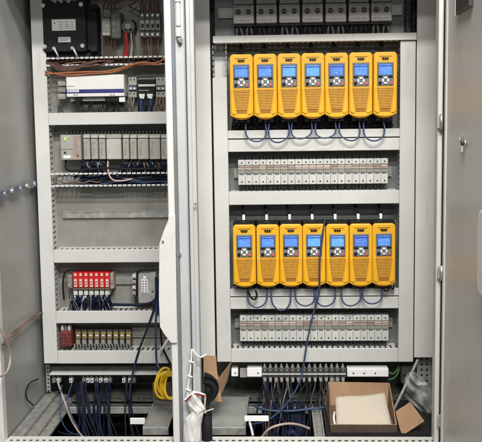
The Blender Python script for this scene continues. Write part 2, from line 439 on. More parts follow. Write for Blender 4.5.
# ================================================================== RIGHT BAY: ducts
xl_in = X(228.3, 170); xr_in = X(399.6, 170)
z_t1, z_t0 = Z(314, 34.5), Z(314, 41.8)
duct_h(RL+.004, RR+.001, z_t0, z_t1, 'grey covered wiring duct above the upper row of yellow drives', front=-.010)
duct_v(RL, xl_in, Z(220, 362), z_t0-.001, 'white vertical duct on the left of the yellow drives, open at its top', cover=(Z(220, 362), Z(220, 77.5)))
duct_v(xr_in, RR, Z(405, 362), z_t0-.001, 'white vertical duct on the right of the yellow drives', cover=(Z(405, 362), z_t0-.001))
def zr(v, u=314): return Z(u, v)
xi0, xi1 = xl_in+.0005, xr_in-.0005
duct_h(xi0, xi1, zr(151), zr(129.5), 'wide white duct between the upper yellow drives and the fuse blocks', seams=(zr(138.2),))
duct_h(xi0, xi1, zr(204.3), zr(190.8), 'white duct between the upper fuse blocks and the lower yellow drives')
duct_h(xi0, xi1, zr(308.8), zr(288.6), 'wide white duct directly below the lower yellow drives', seams=(zr(296.6),))
duct_h(xi0, xi1, zr(362.2), zr(348.6), 'lowest white duct of the right bay, under the lower fuse blocks')
# narrow dark duct at the upper right corner
duct_v(X(407, 15), X(414.5, 15), z_t1+.003, ZT-.045, 'short dark slotted duct in the upper right corner of the right bay', cover=None, mcol='relay_dark')
# DIN rails of the right bay
def rail(x0, x1, z, label, h=.034):
    o = din(x0, x1, z, None, h); return tag(o, label, 'rail', 'steel mounting rails')
rail(X(217, 15), X(405, 15), Z(312, 12, PY), 'steel mounting rail behind the grey motor starters')
rail(X(233, 172), X(394, 172), zr(173.5), 'steel mounting rail behind the upper fuse blocks')
rail(X(234, 327), X(395, 327), zr(327), 'steel mounting rail behind the lower fuse blocks')

# ================================================================== YELLOW DRIVES
t_text = []
def make_drive(org, label, wd, hh, top_dark):
    """org: bottom centre at the plate; wd, hh size of the front"""
    t = thing('motor_drive', org, label, 'motor drive', 'yellow motor drives')
    ox, oy, oz = org
    yb, yf = oy-.001, oy-.128               # back and front
    h2 = wd/2-.0008
    n = 10
    # body: dark heat sink behind, yellow hood in front
    B().box(ox-h2+.002, ox+h2-.002, yf+.052, yb, oz+.006, oz+hh-.008, .003).build('heat_sink', 'blacksoft', t)
    low = [(ox-h2+2*h2*i/n, oz+.0105*abs(2*i/n-1)**2.4) for i in range(n+1)]
    up = [(ox+h2, oz+hh-.012), (ox+h2-.003, oz+hh-.005), (ox+h2-.009, oz+hh-.0008), (ox-h2+.009, oz+hh-.0008), (ox-h2+.003, oz+hh-.005), (ox-h2, oz+hh-.012)]
    hood = B().prism(low+up, yf, yf+.05, .0036).build('hood', 'yellow', t)
    low2 = [(x*.0+ox+(x-ox)*.9, z-.004+.002) for x, z in low]
    B().prism([(ox-h2*.93, oz+.03), (ox-h2*.93, oz+.012)]+[(x, z-.0012) for x, z in low2[1:-1]]+[(ox+h2*.93, oz+.012), (ox+h2*.93, oz+.03)], yf+.006, yf+.045).build('lower_edge', 'yellow_edge', hood)
    # name recess with dark glyphs
    zc = oz+hh*.905
    b = B()
    for i, (gx, gw) in enumerate(((-.0125, .002), (-.0098, .0055), (-.0034, .0062), (.0037, .0055), (.0102, .002))):
        b.box(ox+gx, ox+gx+gw, yf-.0008, yf+.001, zc-.0075+(.003 if i in (0, 4) else 0), zc+.002)
    b.box(ox-.021, ox+.021, yf-.0006, yf+.001, zc+.0045, zc+.006)
    b.build('name_plate', 'black', hood)
    # control panel
    pz1, pz0 = oz+hh*.842, oz+hh*.475
    pw = wd*.345
    kp = B().box(ox-pw, ox+pw, yf-.003, yf+.004, pz0, pz1, .0025, 2).build('control_panel', 'keypad', t)
    sz1 = pz0+(pz1-pz0)*.90; sz0 = pz0+(pz1-pz0)*.46
    sw = pw*.76
    B().box(ox-sw-.0022, ox+sw+.0022, yf-.0036, yf-.0031, sz0-.002, sz1+.002).build('bezel', 'relay_dark', kp)
    B().box(ox-sw, ox+sw, yf-.0042, yf-.0032, sz0, sz1).build('screen', 'screen', kp)
    B().box(ox-sw, ox+sw, yf-.0046, yf-.0043, sz0+(sz1-sz0)*.80, sz0+(sz1-sz0)*.90).build('screen_bar', 'screen_line', kp)
    def text_lines(seed):
        rt = random.Random(seed); b = B()
        for k in range(rt.choice((2, 3, 3, 4))):
            zz = sz0+(sz1-sz0)*(.62-.16*k-rt.uniform(0, .05)); q = rt.uniform(.06, .3)
            while q < .88:
                q1 = min(.92, q+rt.uniform(.06, .26))
                b.box(ox-sw+2*sw*q, ox-sw+2*sw*q1, yf-.0046, yf-.0043, zz, zz+rt.choice((.0016, .0024)))
                q = q1+rt.uniform(.04, .22)
                if rt.random() < .25: break
        return b
    stuff(text_lines(ox).build('screen_text', 'screen_text', kp))
    t_text.clear()
    for q in range(7):
        o_ = text_lines(q*13+ (5 if top_dark else 0)).build('screen_text', 'screen_text', kp); t_text.append(o_.data); bpy.data.objects.remove(o_)
    kz = pz0+(pz1-pz0)*.385
    for sx in (-1, 1):
        B().box(ox+sx*pw*.62-.0075, ox+sx*pw*.62+.0075, yf-.006, yf-.0032, kz-.003, kz+.003, .001).build('soft_key', 'black', kp)
    nz = pz0+(pz1-pz0)*.235
    R = .0115
    for k in range(4):
        a = math.pi/2*k
        b = B()
        pts = []
        for j in range(6):
            an = a-.62+1.24*j/5; pts.append((ox+R*math.cos(an), nz+R*math.sin(an)))
        for j in range(6):
            an = a+.55-1.10*j/5; pts.append((ox+R*.52*math.cos(an), nz+R*.52*math.sin(an)))
        b.prism(pts, yf-.0068, yf-.0032)
        b.build('arrow_key', 'key_white', kp)
    B().cyl((ox, yf-.0032, nz), R*.40, (0, -1, 0), .003, 12).build('centre_key', 'keypad', kp)
    B().cyl((ox+pw*.66, yf-.0032, nz-.0085), .0055, (0, -1, 0), .003, 12).build('stop_key', 'red_key', kp)
    B().cyl((ox-pw*.66, yf-.0032, nz-.0085), .0055, (0, -1, 0), .003, 12).build('start_key', 'black', kp)
    # louvred grille, tapered
    gz1, gz0 = oz+hh*.455, oz+hh*.13
    wt, wb = wd*.345, wd*.235
    B().prism([(ox-wb, gz0), (ox+wb, gz0), (ox+wt, gz1), (ox-wt, gz1)], yf-.0012, yf+.002).build('grille_back', 'slot', t)
    b = B(); ns = 13
    for k in range(ns):
        f = (k+.5)/ns; ww = wb+(wt-wb)*f-.001
        zc_ = gz0+(gz1-gz0)*f; th = (gz1-gz0)/ns*.36
        b.box(ox-ww, ox+ww, yf-.0040, yf-.0014, zc_-th, zc_+th)
    stuff(b.build('louvres', 'grille', t))
    for sx in (-1, 1):
        pts = [(ox+sx*(wt+.0012), gz1+.001), (ox+sx*(wb+.0012), gz0-.013), (ox+sx*(h2-.012), oz+.0125), (ox+sx*(h2-.0035), oz+.019), (ox+sx*(h2-.0035), gz1-.002), (ox+sx*(h2-.006), gz1+.001)]
        B().prism(pts if sx > 0 else pts[::-1], yf-.0040, yf+.001, .0018).build('cheek', 'yellow', hood)
    b = B().prism([(ox-wb*.92, gz0-.010), (ox+wb*.92, gz0-.010), (ox+wb*.96, gz0-.002), (ox-wb*.96, gz0-.002)], yf-.0016, yf+.001).build('vent_slot', 'slot', t)
    # underside connectors
    b = B()
    for k in range(3): b.box(ox-.026+k*.019, ox-.012+k*.019, yf+.03, yf+.05, oz-.012, oz+.005, .001)
    b.build('terminal_block', 'relay_dark', t)
    if top_dark:
        B().box(ox-h2+.001, ox+h2-.001, yf+.012, yf+.05, oz+hh-.012, oz+hh+.007, .002).build('top_cover', 'black', t)
        pl = B().box(ox-.008, ox+.001, yf+.06, yf+.082, oz+hh+.008, oz+hh+.026, .001).build('plug', 'bright', t)
    return t
YD = PY-.128
bounds = [229.6, 253.4, 277.2, 301.2, 325.0, 348.9, 373, 397.2]
z_up0 = Z(314, 117.7, YD); z_up1 = Z(314, 52.8, YD)
def cxs(bd, v): return [(X(a, v, YD)+X(c, v, YD))/2 for a, c in zip(bd, bd[1:])]
cu = cxs(bounds, 85); wu = (X(bounds[-1], 85, YD)-X(bounds[0], 85, YD))/7
b2 = [232.8+ (395.8-232.8)*i/7 for i in range(8)]
cl = cxs(b2, 255); wl = (X(b2[-1], 255, YD)-X(b2[0], 255, YD))/7
z_lo0 = Z(314, 286.3, YD); z_lo1 = Z(314, 224.0, YD)
proto = None
for r, (cs, wd, za, zb) in enumerate(((cu, wu, z_up0, z_up1), (cl, wl, z_lo0, z_lo1))):
    row = 'upper' if r == 0 else 'lower'
    for i, cx in enumerate(cs):
        lab = 'yellow motor drive with lit blue screen, %s from the left in the %s row' % (ORD[i], row)
        if i == 0: proto = make_drive((cx, PY, za), lab, wd, zb-za, r == 1)
        else:
            o = dup(proto, (cx, PY, za)); o['label'] = lab
            o.rotation_euler = (random.uniform(-.004, .004), random.uniform(-.0035, .0035), random.uniform(-.006, .006))
            for ch in o.children_recursive:
                nm = ch.name.split('.')[0]
                if nm == 'screen_text': ch.data = t_text[i]
                elif nm == 'screen':
                    ch.material_slots[0].link = 'OBJECT'; ch.material_slots[0].material = MATS[('screen', 'screen_pale', 'screen_deep', 'screen', 'screen_pale')[(i*3+r*2) % 5]]
# mixed screen brightness is in the screens' own noise

# plugs and leads above the upper drives
for i, cx in enumerate(cu):
    b = B(); zt = z_up1
    b.tube([(cx-.012, PY-.05, zt+.004), (cx-.010, PY-.055, zt+.022), (cx-.002, PY-.04, zt+.034), (cx-.006, PY-.02, zt+.040)], .0035)
    b.tube([(cx+.002, PY-.05, zt+.002), (cx+.004, PY-.055, zt+.018), (cx-.002, PY-.045, zt+.030)], .003)
    tag(b.build('supply_lead', 'rubber'), 'short black lead above the %s upper yellow drive from the left' % ORD[i], 'cable', 'leads above the upper drives')
# cables above the lower drives and the dark channel behind
for i, cx in enumerate(cl):
    zt = z_lo1; top = zr(205.4)
    b = B(); j = random.uniform(-.004, .004)
    b.tube([(cx-.003, PY-.055, zt+.028), (cx-.006, PY-.058, zt+.040), (cx-.010+j, PY-.030, zt+.055), (cx-.012+j, PY-.022, top+.010)], .004)
    tag(b.build('supply_lead', 'rubber'), 'black lead rising from the %s lower yellow drive from the left' % ORD[i], 'cable', 'leads above the lower drives')
b = B().box(X(236, 215, .02), X(395, 215, .02), .03, PY-.001, Z(314, 221, .03), Z(314, 216, .03), .004)
tag(b.build('cable_channel', 'relay_dark'), 'dark grey cable channel running behind the lower yellow drives', 'cable channel')

# looped cables below each row, one from drive to drive
def loop(x0, x1, zt, dz, y, mat_, label, grp, r=.0027):
    b = B(); pts = []
    jx = random.uniform(-.005, .005); sk = random.uniform(-.22, .22); dz *= random.uniform(.82, 1.1)
    for k in range(9):
        a = math.pi*k/8
        pts.append(((x0+x1)/2+jx-(x1-x0)/2*math.cos(a)*(1+.12*math.sin(a)), y-.010*math.sin(a), zt-dz*math.sin(min(math.pi, a*(1+sk*(1-a/math.pi))))**.85))
    pts = [(x0+.004, y+.02, zt+.035)]+pts+[(x1-.004, y+.02, zt+.035)]
    b.tube(pts, r, 8, 4)
    tag(b.build('loop_cable', mat_), label, 'cable', grp)
for i in range(6):
    loop(cu[i]+.009, cu[i+1]-.001, Z(300, 128, -.03), (.044, .046, .042, .040, .044, .043)[i], -.022, 'bluegrey',
         'blue looped cable joining the %s and %s upper drives' % (ORD[i], ORD[i+1]), 'looped cables below the upper drives')
for i in range(6):
    loop(cl[i]+.010, cl[i+1]-.002, Z(300, 293, -.03), (.050, .056, .044, .046, .050, .046)[i], -.022, 'bluegrey',
         'blue looped cable joining the %s and %s lower drives' % (ORD[i], ORD[i+1]), 'looped cables below the lower drives')
b = B(); b.tube([W(247, 288, -.03), W(250, 296, -.03), W(254, 299.5, -.03), W(257, 296, -.03), W(255.5, 290, -.03)], .0035)
tag(b.build('loop_cable', 'black'), 'small black cable loop below the leftmost lower yellow drive', 'cable')
b = B(); b.tube([W(383, 288, -.03), W(386, 291, -.03), W(389, 288, -.03), W(387, 286, -.02)], .003); b.tube([W(390, 286, -.03), W(393, 289, -.03), W(394, 285, -.02)], .003)
tag(b.build('loop_cable', 'black'), 'small black curled leads below the rightmost lower yellow drive', 'cable')
# tangle of short leads under the upper row
for r, (cs, zz, span) in enumerate(((cu, z_up0, .038), (cl, z_lo0, .012))):
    b = B()
    for cx in cs:
        for k in range(7):
            x = cx+random.uniform(-.038, .038)
            b.tube([(x, PY-.07, zz+.006), (x+random.uniform(-.012, .012), PY-.07+random.uniform(-.01, .02), zz-span*.5), (x+random.uniform(-.02, .02), PY-.045, zz-span)], .0028, 5, 3)
    tag(b.build('wire_tangle', 'black'), 'tangle of short black leads under the %s yellow drives' % ('upper', 'lower')[r], 'wires', None, 'stuff')
b = B()
for i in range(7):
    cx = cu[i]
    b.box(cx-.034, cx+.036, .022, .05, Z(300, 128.5, .02), Z(300, 124.5, .02), .003)
tag(b.build('clamp_strip', 'black'), 'black clamp strip above the duct under the upper drives', 'clamp strip')

# long cable crossing the lower drives down into the base
b = B(); b.tube([W(325, 221, -.03), W(323.5, 228, -.06), W(321.5, 245, -.06), W(319.5, 262, -.06), W(319.5, 280, -.06), W(318.5, 296, -.045), W(313, 315, -.035), W(307.5, 340, -.035), W(304, 362, -.035), W(301, 378, -.05), W(293, 395, -.1), W(281, 410, -.16), W(266, 421, -.2), W(248, 425, -.25)], .003, 8, 6)
tag(b.build('long_cable', 'bluegrey'), 'long dark blue cable hanging across the lower drives into the base', 'cable')

# ================================================================== FUSE BLOCKS, two rows of 22
def make_fuse(org, label, pw, h):
    ox, oy, oz = org
    t = thing('fuse_holder', org, label, 'fuse holder', 'white fuse holders on rails')
    hw = pw/2-.0004
    yf = oy-.062
    B().box(ox-hw, ox+hw, yf+.004, oy-.0125, oz, oz+h, .001).build('body', 'module', t)
    B().box(ox-hw, ox+hw, yf, yf+.0038, oz+h*.79, oz+h, .001).build('upper_cap', 'module', t)
    B().box(ox-hw, ox+hw, yf+.0005, yf+.0038, oz+h*.60, oz+h*.77, .0008).build('marker_strip', 'module_strip', t)
    B().box(ox-hw+.001, ox+hw-.001, yf-.0008, yf+.0003, oz+h*.70, oz+h*.74).build('marker', 'fuse_marker', t)
    B().box(ox-hw, ox+hw, yf+.0015, yf+.0038, oz+h*.46, oz+h*.585, .0005).build('fuse_lever', 'module_olive', t)
    B().box(ox-hw+.004, ox+hw-.004, yf+.001, yf+.0038, oz+h*.405, oz+h*.44).build('slot', 'print', t)
    B().box(ox-hw, ox+hw, yf, yf+.0038, oz, oz+h*.39, .001).build('lower_cap', 'module', t)
    for f in (.885, .115):
        B().cyl((ox+.001, yf-.0002, oz+h*f), .0031, (0, 1, 0), .004, 8).build('screw_hole', 'dark', t)
    return t
for r, (ua, ub, va, vb) in enumerate(((238, 388, 159.2, 184.2), (239.8, 388.7, 315.5, 341.0))):
    vm = (va+vb)/2; Yq = .018
    x0, x1 = X(ua, vm, Yq), X(ub, vm, Yq); n = 21; p = (x1-x0)/n
    za, zb = Z(314, vb, Yq), Z(314, va, Yq)
    pr_ = None
    for i in range(n):
        lab = 'white fuse holder with pinkish band, %s from the left in the %s fuse row' % (ORD[i], ('upper', 'lower')[r])
        o_ = (x0+p*(i+.5), PY, za)
        if pr_ is None: pr_ = make_fuse(o_, lab, p, zb-za)
        else:
            o = dup(pr_, o_); o['label'] = lab
            for ch in o.children:
                nm = ch.name.split('.')[0]
                alt = {'marker': ('fuse_marker', 'fuse_marker', 'module_strip', 'pink'), 'marker_strip': ('module_strip', 'module_strip', 'plc_pink'), 'fuse_lever': ('module_olive', 'module_olive', 'relay_grey'),
                       'upper_cap': ('module', 'module', 'white_aged'), 'lower_cap': ('module', 'white_aged', 'module')}.get(nm)
                if alt: ch.material_slots[0].link = 'OBJECT'; ch.material_slots[0].material = MATS[random.choice(alt)]
                if nm == 'fuse_lever': ch.location.z += random.uniform(-.0008, .0008)
    b = B()
    for i in range(n):
        for k in range(2):
            x = x0+p*(i+.3+.4*k)
            b.tube([(x, .035, zb-.002), (x+random.uniform(-.003, .003), .03, zb+.012), (x+random.uniform(-.004, .004), .036, zb+.026)], .0019, 5, 2)
            b.tube([(x, .035, za+.002), (x+random.uniform(-.003, .003), .03, za-.012), (x+random.uniform(-.004, .004), .036, za-.022)], .0019, 5, 2)
    tag(b.build('wire_bundle', 'relay_dark'), 'short wires from the %s fuse row into the ducts' % ('upper', 'lower')[r], 'wires', None, 'stuff')

# ================================================================== MOTOR STARTERS above the right bay
def make_starter(org, label, wd):
    ox, oy, oz = org
    t = thing('motor_starter', org, label, 'motor starter', 'grey motor starters')
    hw = wd/2-.0035; yf = oy-.085
    B().box(ox-hw, ox+hw, yf+.012, oy-.012, oz, oz+.135, .002).build('body', 'starter', t)
    B().box(ox-hw, ox+hw, yf, yf+.0115, oz+.004, oz+.064, .003).build('front_cover', 'starter_low', t)
    B().box(ox-hw+.002, ox+hw-.002, yf+.004, yf+.0115, oz+.067, oz+.115, .002).build('upper_cover', 'starter', t)
    for sx in (-1, 1):
        kn = B().cyl((ox+sx*wd*.225-.001, yf+.0005, oz+.042), .0085, (0, -1, 0), .004, 14).build('adjust_dial', 'dark', t)
        B().box(ox+sx*wd*.225-.0065, ox+sx*wd*.225+.0045, yf-.005, yf-.0037, oz+.0405, oz+.0435).build('dial_slot', 'relay_grey', kn)
    b = B().box(ox-.012, ox+.012, yf-.010, yf+.0035, oz+.083, oz+.100, .004).build('rotary_knob', 'black', t)
    b = B()
    for k in range(8):
        b.box(ox-hw+.006+k*(2*hw-.012)/8, ox-hw+.006+(k+.5)*(2*hw-.012)/8, yf-.0008, yf+.0005, oz+.012, oz+.016)
        b.box(ox-hw+.006+k*(2*hw-.012)/8, ox-hw+.006+(k+.45)*(2*hw-.012)/8, yf-.0008, yf+.0005, oz+.056, oz+.0595)
    stuff(b.build('terminal_marks', 'print', t))
    B().box(ox-hw-.001, ox+hw+.001, yf+.002, oy-.02, oz-.004, oz-.0005).build('base_edge', 'black', t)
    return t
ms = [232.3, 255, 278, 301, 324.3, 347.6, 370.8, 392.5]
YS = PY-.085
pr_ = None
for i in range(7):
    cx = (X(ms[i], 14, YS)+X(ms[i+1], 14, YS))/2; wd = (X(392.5, 14, YS)-X(232.3, 14, YS))/7
    o_ = (cx, PY, Z((ms[i]+ms[i+1])/2, 24.3-(i-3)*.25, YS)*0+Z(312, 23.6, YS))
    lab = 'grey motor starter with two dark dials, %s from the left above the yellow drives' % ORD[i]
    if pr_ is None: pr_ = make_starter(o_, lab, wd)
    else:
        o = dup(pr_, o_); o['label'] = lab
    for sx in (-1, 1):
        b = B()
        for q in (-.004, .004):
            x = cx+sx*wd*.225+q
            b.tube([(x, PY-.06, o_[2]-.003), (x+q*.8, PY-.062, o_[2]-.014), (x+q*1.5+.002, PY-.05, o_[2]-.032)], .0034, 6, 3)
        tag(b.build('motor_lead', 'starter' if (i+sx) % 2 else 'relay_dark'), 'pair of grey leads under the %s side of the %s motor starter from the left' % ('left' if sx < 0 else 'right', ORD[i]), 'cable', 'leads below the motor starters')
    if i:
        x = cx-wd/2
        b = B(); b.tube([(x, PY-.07, o_[2]+.14), (x, PY-.075, o_[2]+.03), (x-.001, PY-.075, o_[2]), (x-.006, PY-.06, o_[2]-.034)], .0036, 6, 4)
        tag(b.build('motor_cable', 'rubber'), 'black cable running down left of the %s motor starter from the left' % ORD[i], 'cable', 'black cables between the starters')

# ================================================================== BELOW THE RIGHT BAY: earth terminals and power strip
Yt = .02
def white_block(u0, u1, v0, v1, label, holes, Y=.0, right=False):
    x0, x1 = X(u0, (v0+v1)/2, Y), X(u1, (v0+v1)/2, Y); za, zb = Z((u0+u1)/2, v1, Y), Z((u0+u1)/2, v0, Y)
    t = thing('terminal_cover', ((x0+x1)/2, Y+.05, za), label, 'terminal cover', 'white terminal covers')
    B().box(x0, x1, Y, Y+.05, za, zb, .002).build('body', 'bright', t)
    for f in holes: B().cyl((x0+(x1-x0)*f, Y-.0006, za+(zb-za)*.45), .0034, (0, 1, 0), .002, 8).build('screw_hole', 'print', t)
    return t
white_block(231.3, 238, 369, 376.6, 'small white terminal block at the left end below the right bay', (.6,), .01)
white_block(247, 261.8, 368.4, 377, 'white terminal block with one screw left of the earth terminals', (.75,), .0)
white_block(347.3, 388.6, 368.8, 377, 'long white cover strip with three holes above the cardboard box', (.15, .41, .68), -.01)
zb_ = Z(300, 372.8, .02)
t = din(X(240, 372, .02), X(346, 372, .02), zb_); tag(t, 'steel rail carrying the row of small terminals under the right bay', 'rail')
t.location.y -= .045
def make_term(org, label):
    ox, oy, oz = org
    t = thing('earth_terminal', org, label, 'terminal', 'small terminals below the right bay')
    B().box(ox-.0085, ox+.0085, oy-.03, oy, oz-.016, oz+.016, .002).build('body', 'relay_dark', t)
    B().prism([(ox-.0055, oz+.0165), (ox+.0055, oz+.0165), (ox+.002, oz+.031), (ox-.002, oz+.031)], oy-.024, oy-.006).build('upper_clamp', 'starter', t)
    B().prism([(ox-.006, oz-.0165), (ox+.006, oz-.0165), (ox+.005, oz-.031), (ox-.002, oz-.034)], oy-.030, oy-.006).build('lower_clamp', 'plc', t)
    B().box(ox-.0092, ox+.0092, oy-.034, oy-.0305, oz-.0055, oz-.0005).build('bar', 'label', t)
    B().cyl((ox, oy-.0305, oz+.010), .0035, (0, -1, 0), .002, 8).build('screw', 'steel', t)
    return t
pr_ = None
for i in range(15):
    u = 264.8+i*5.55
    o_ = (X(u, 373, .02), .03, Z(300, 373, .0))
    lab = 'small grey terminal, %s from the left in the row under the right bay' % ORD[i]
    if pr_ is None: pr_ = make_term(o_, lab)
    else:
        o = dup(pr_, o_); o['label'] = lab
for c_, nw, lab in (('blacksoft', 22, 'black'), ('relay_dark', 14, 'dark grey'), ('deepnavy_shaded', 16, 'navy'), ('greywire', 5, 'grey'), ('copper', 3, 'brown')):
    b = B()
    for i in range(nw):
        u = 262+random.uniform(0, 82); d_ = random.gauss(0, 5)
        b.tube([W(u, 378.5, .012), W(u+random.uniform(-1, 1), 385, -.012), W(u+d_*.3+random.uniform(-1, 1), 393+random.uniform(-3, 3), -.045), W(u+d_*.7, 402, -.075), W(u+d_*1.2, 414, -.09)-Vector((0, 0, .03)), W(u+d_*2, 432, -.12)-Vector((0, 0, .07))], random.choice((.0018, .0022, .0027)), 5, 4)
    tag(b.build('wire_bundle', c_), lab+' wires dropping from the small terminals into the base of the right bay', 'wires', None, 'stuff')
b = B(); b.tube([W(389, 372, -.0), W(393, 374, -.0), W(397, 370, .02), W(399, 365, .05)], .0035); b.tube([W(388, 380, -.01), W(394, 378, 0), W(398, 373, .02), W(400, 366, .05)], .003)
tag(b.build('earth_wire', 'greenwire'), 'green wire bending up beside the right end of the white cover strip', 'cable')
b = B().box(X(401, 375, .03), X(416, 375, .03), .03, .07, Z(408, 384, .03), Z(408, 366, .03), .004)
for k in range(3): b.cyl(W(404+k*4.5, 373, .028), .005, (0, -1, 0), .006, 8)
tag(b.build('clamp_block', 'relay_dark'), 'dark clamp block in the lower right corner behind the rod', 'clamp')
b = B().box(X(418.5, 384, .04), X(427.5, 384, .04), .05, .06, Z(422, 385.5, .05), Z(422, 383, .05), .001)
tag(b.build('name_tag', 'bright'), 'small white tag on the slotted upright at the lower right', 'tag')

# ================================================================== LEFT BAY: ducts
LRX = X(176, 200)                                   # behind the centre post
def zl(v, u=110): return Z(u, v)
lin = X(49.5, 150)
duct_v(LL, lin, Z(50, 363.6), ZT-.045, 'white vertical duct along the left edge of the left bay', cover=(Z(50, 363.6), ZT-.045))
lx0, lx1 = lin+.0005, LRX
duct_h(lx0, lx1, zl(124.5), zl(112.2), 'white duct between the blue banded power supply and the controller row')
duct_h(lx0, lx1, zl(262.6), zl(249.5), 'white duct under the empty section of the left bay')
duct_h(lx0, lx1, zl(323.2), zl(311), 'white duct below the red relays')
duct_h(lx0, lx1, zl(363.6), zl(350.8), 'lowest white duct of the left bay, below the brass terminals')
duct_h(lx0, lx1, zl(65.3), zl(56.8), 'narrow open duct filled with brown wires under the transformer', cover=False, pitch=.016)
duct_h(lx0, lx1, zl(186), zl(172.8), 'open duct filled with navy wires under the controller row', cover=False, pitch=.016)
rail(X(58, 217), LRX, zl(216.5), 'bare steel mounting rail across the empty section of the left bay', .024)
rail(X(112, 283), X(140, 283), zl(283), 'short steel rail between the red relays and the network switch')
rail(X(56, 86), LRX, zl(87), 'steel mounting rail behind the blue banded power supply')
rail(X(58, 145), LRX, zl(146), 'steel mounting rail behind the controller row')

# wires lying in the open ducts
def bundle(mats, v0, v1, n, u0, u1, label, y0=.012, y1=.05, r=.0032, wob=1.5):
    for m_, cnt in mats:
        b = B()
        for i in range(cnt):
            v = random.uniform(v0, v1); a = u0+random.uniform(0, 25); e = u1-random.uniform(0, 20); y = random.uniform(y0, y1)
            b.tube([W(a+(e-a)*k/5, v+random.uniform(-wob, wob), y+random.uniform(-.004, .004)) for k in range(6)], r, 5, 3)
        tag(b.build('wire_bundle', m_), label % {'brown': 'brown', 'rubber': 'black', 'orange': 'orange', 'navy': 'navy', 'greywire': 'grey', 'copper': 'copper brown', 'redwire': 'red', 'bluegrey': 'blue'}[m_], 'wires', None, 'stuff')
bundle([('brown', 20), ('rubber', 12), ('redwire', 4), ('copper', 5)], 58.6, 64, 0, 50, 170, '%s wires lying in the open duct under the transformer', r=.0024, wob=1.8)
bundle([('navy', 26), ('greywire', 6), ('bluegrey', 9), ('rubber', 8)], 175.5, 184, 0, 78, 172, '%s wires lying in the open duct under the controllers', r=.0024, wob=2.2)
bundle([('copper', 4)], 176, 184, 0, 54, 115, '%s wires in the left part of the open duct under the controllers', r=.002, wob=2)
b = B()
for k in range(9):
    b.tube([W(46+k, 62+k*.4, .0), W(58, 66+random.uniform(-2, 5), -.006), W(72, 67+random.uniform(-2, 4), -.008), W(84+k*2, 63+random.uniform(-2, 3), -.006), W(98+k*2, 61, .01)], .003, 5, 4)
tag(b.build('wire_bundle', 'brown'), 'brown and copper wires sagging out of the open duct at its left end', 'wires', None, 'stuff')
b = B(); b.tube([W(45, 74, -.005), W(60, 73.2, -.012), W(84, 72, -.014), W(104, 71.6, -.014), W(118, 69, -.014), W(131, 65, -.014), W(143, 62.5, -.012), W(156, 63, -.01), W(165, 58, .0)], .003, 7, 5)
tag(b.build('orange_cable', 'orange'), 'upper orange cable winding across the left bay below the transformer', 'cable')
b = B(); b.tube([W(45, 71.2, -.003), W(62, 75, -.012), W(90, 73.8, -.013), W(112, 72.2, -.012), W(128, 67.5, -.01), W(140, 64.2, -.008), W(158, 64.6, -.01), W(168, 63, .0)], .0026, 7, 5)
tag(b.build('orange_cable', 'orange'), 'lower orange cable hanging just above the blue banded power supply', 'cable')

# ------------------------------------------------------------------ transformer
Yx = -.01
def bx(b, u0, u1, v0, v1, Y, Yb, bev=.001, vm=None, um=None):
    vm = (v0+v1)/2 if vm is None else vm; um = (u0+u1)/2 if um is None else um
    return b.box(X(u0, vm, Y), X(u1, vm, Y), Y, Yb, Z(um, v1, Y), Z(um, v0, Y), bev)
tr = thing('transformer', W(66, 58, PY), 'black transformer with two white labels at the top left', 'transformer')
bx(B(), 42.5, 86, -12, 52, Yx, PY-.012, .004).build('core', 'black', tr)
bx(B(), 84, 97, 5, 50, Yx+.02, PY-.002, .002).build('side_bracket', 'blacksoft', tr)
bx(B(), 46, 98, 52.5, 57.5, .015, PY-.002, .002).build('foot', 'blacksoft', tr)
bx(B(), 90, 97, 4, 9, Yx-.002, Yx+.018, .001).build('bracket_tab', 'black', tr)
bx(B(), 90, 97, 46, 51.5, Yx-.002, Yx+.018, .001).build('bracket_tab', 'black', tr)
lb = bx(B(), 51.8, 75.6, 19.2, 30.6, Yx-.0016, Yx-.0003, 0).build('rating_label', 'label', tr)
b = B()
b.prism([(X(53.5, 25, Yx), Z(54, 24, Yx)), (X(56, 25, Yx), Z(54, 24, Yx)), (X(54.7, 25, Yx), Z(54, 22, Yx))], Yx-.0022, Yx-.0017)
for k in range(4):
    for a, e in ((58, 63), (64, 69.5), (70.3, 73.5)):
        z_ = Z(62, 22.2+k*2.1, Yx); b.box(X(a+random.uniform(0, 1.2), 25, Yx), X(e, 25, Yx), Yx-.0022, Yx-.0017, z_-.0009, z_+.0009)
stuff(b.build('print', 'relay_grey', lb))
lb = bx(B(), 58.2, 70.6, 37, 42.2, Yx-.0016, Yx-.0003, 0).build('type_label', 'label', tr)
b = B()
for k in range(2): b.box(X(60, 39, Yx), X(68.5-k*2, 39, Yx), Yx-.0022, Yx-.0017, Z(64, 39+k*1.5, Yx)-.0008, Z(64, 39+k*1.5, Yx)+.0008)
stuff(b.build('print', 'relay_grey', lb))
for u, v in ((43.2, 5.8), (81.2, 4.6), (45, 46.8), (82.7, 45.8)):
    B().cyl(W(u, v, Yx-.0002), .0072, (0, -1, 0), .006, 10).build('bolt', 'steel', tr)
for u, v in ((54.3, 48.5), (72.6, 48.2)):
    k = B().cyl(W(u, v, Yx-.0002), .006, (0, -1, 0), .008, 10).build('terminal_stud', 'steel', tr)
for u in (55, 61.5, 69):
    B().cyl(W(u, 1.5, Yx-.0002), .0058, (0, -1, 0), .01, 10).build('terminal_stud', 'starter_low', tr)
bx(B(), 50, 76, -1.2, .8, Yx-.006, Yx-.0002, .001).build('terminal_strip', 'relay_grey', tr)
for i, (u, col) in enumerate(((54.5, 'whitewire'), (73.5, 'whitewire'))):
    b = B(); b.tube([W(u, 48.8, Yx-.009), W(u+1.2, 51.5, Yx-.012), W(u+2.8, 54.5, Yx-.006), W(u+3.5, 58, .0)], .0034)
    tag(b.build('transformer_lead', col), 'white lead at the %s lower stud of the transformer' % ('left', 'right')[i], 'cable', 'leads of the transformer')

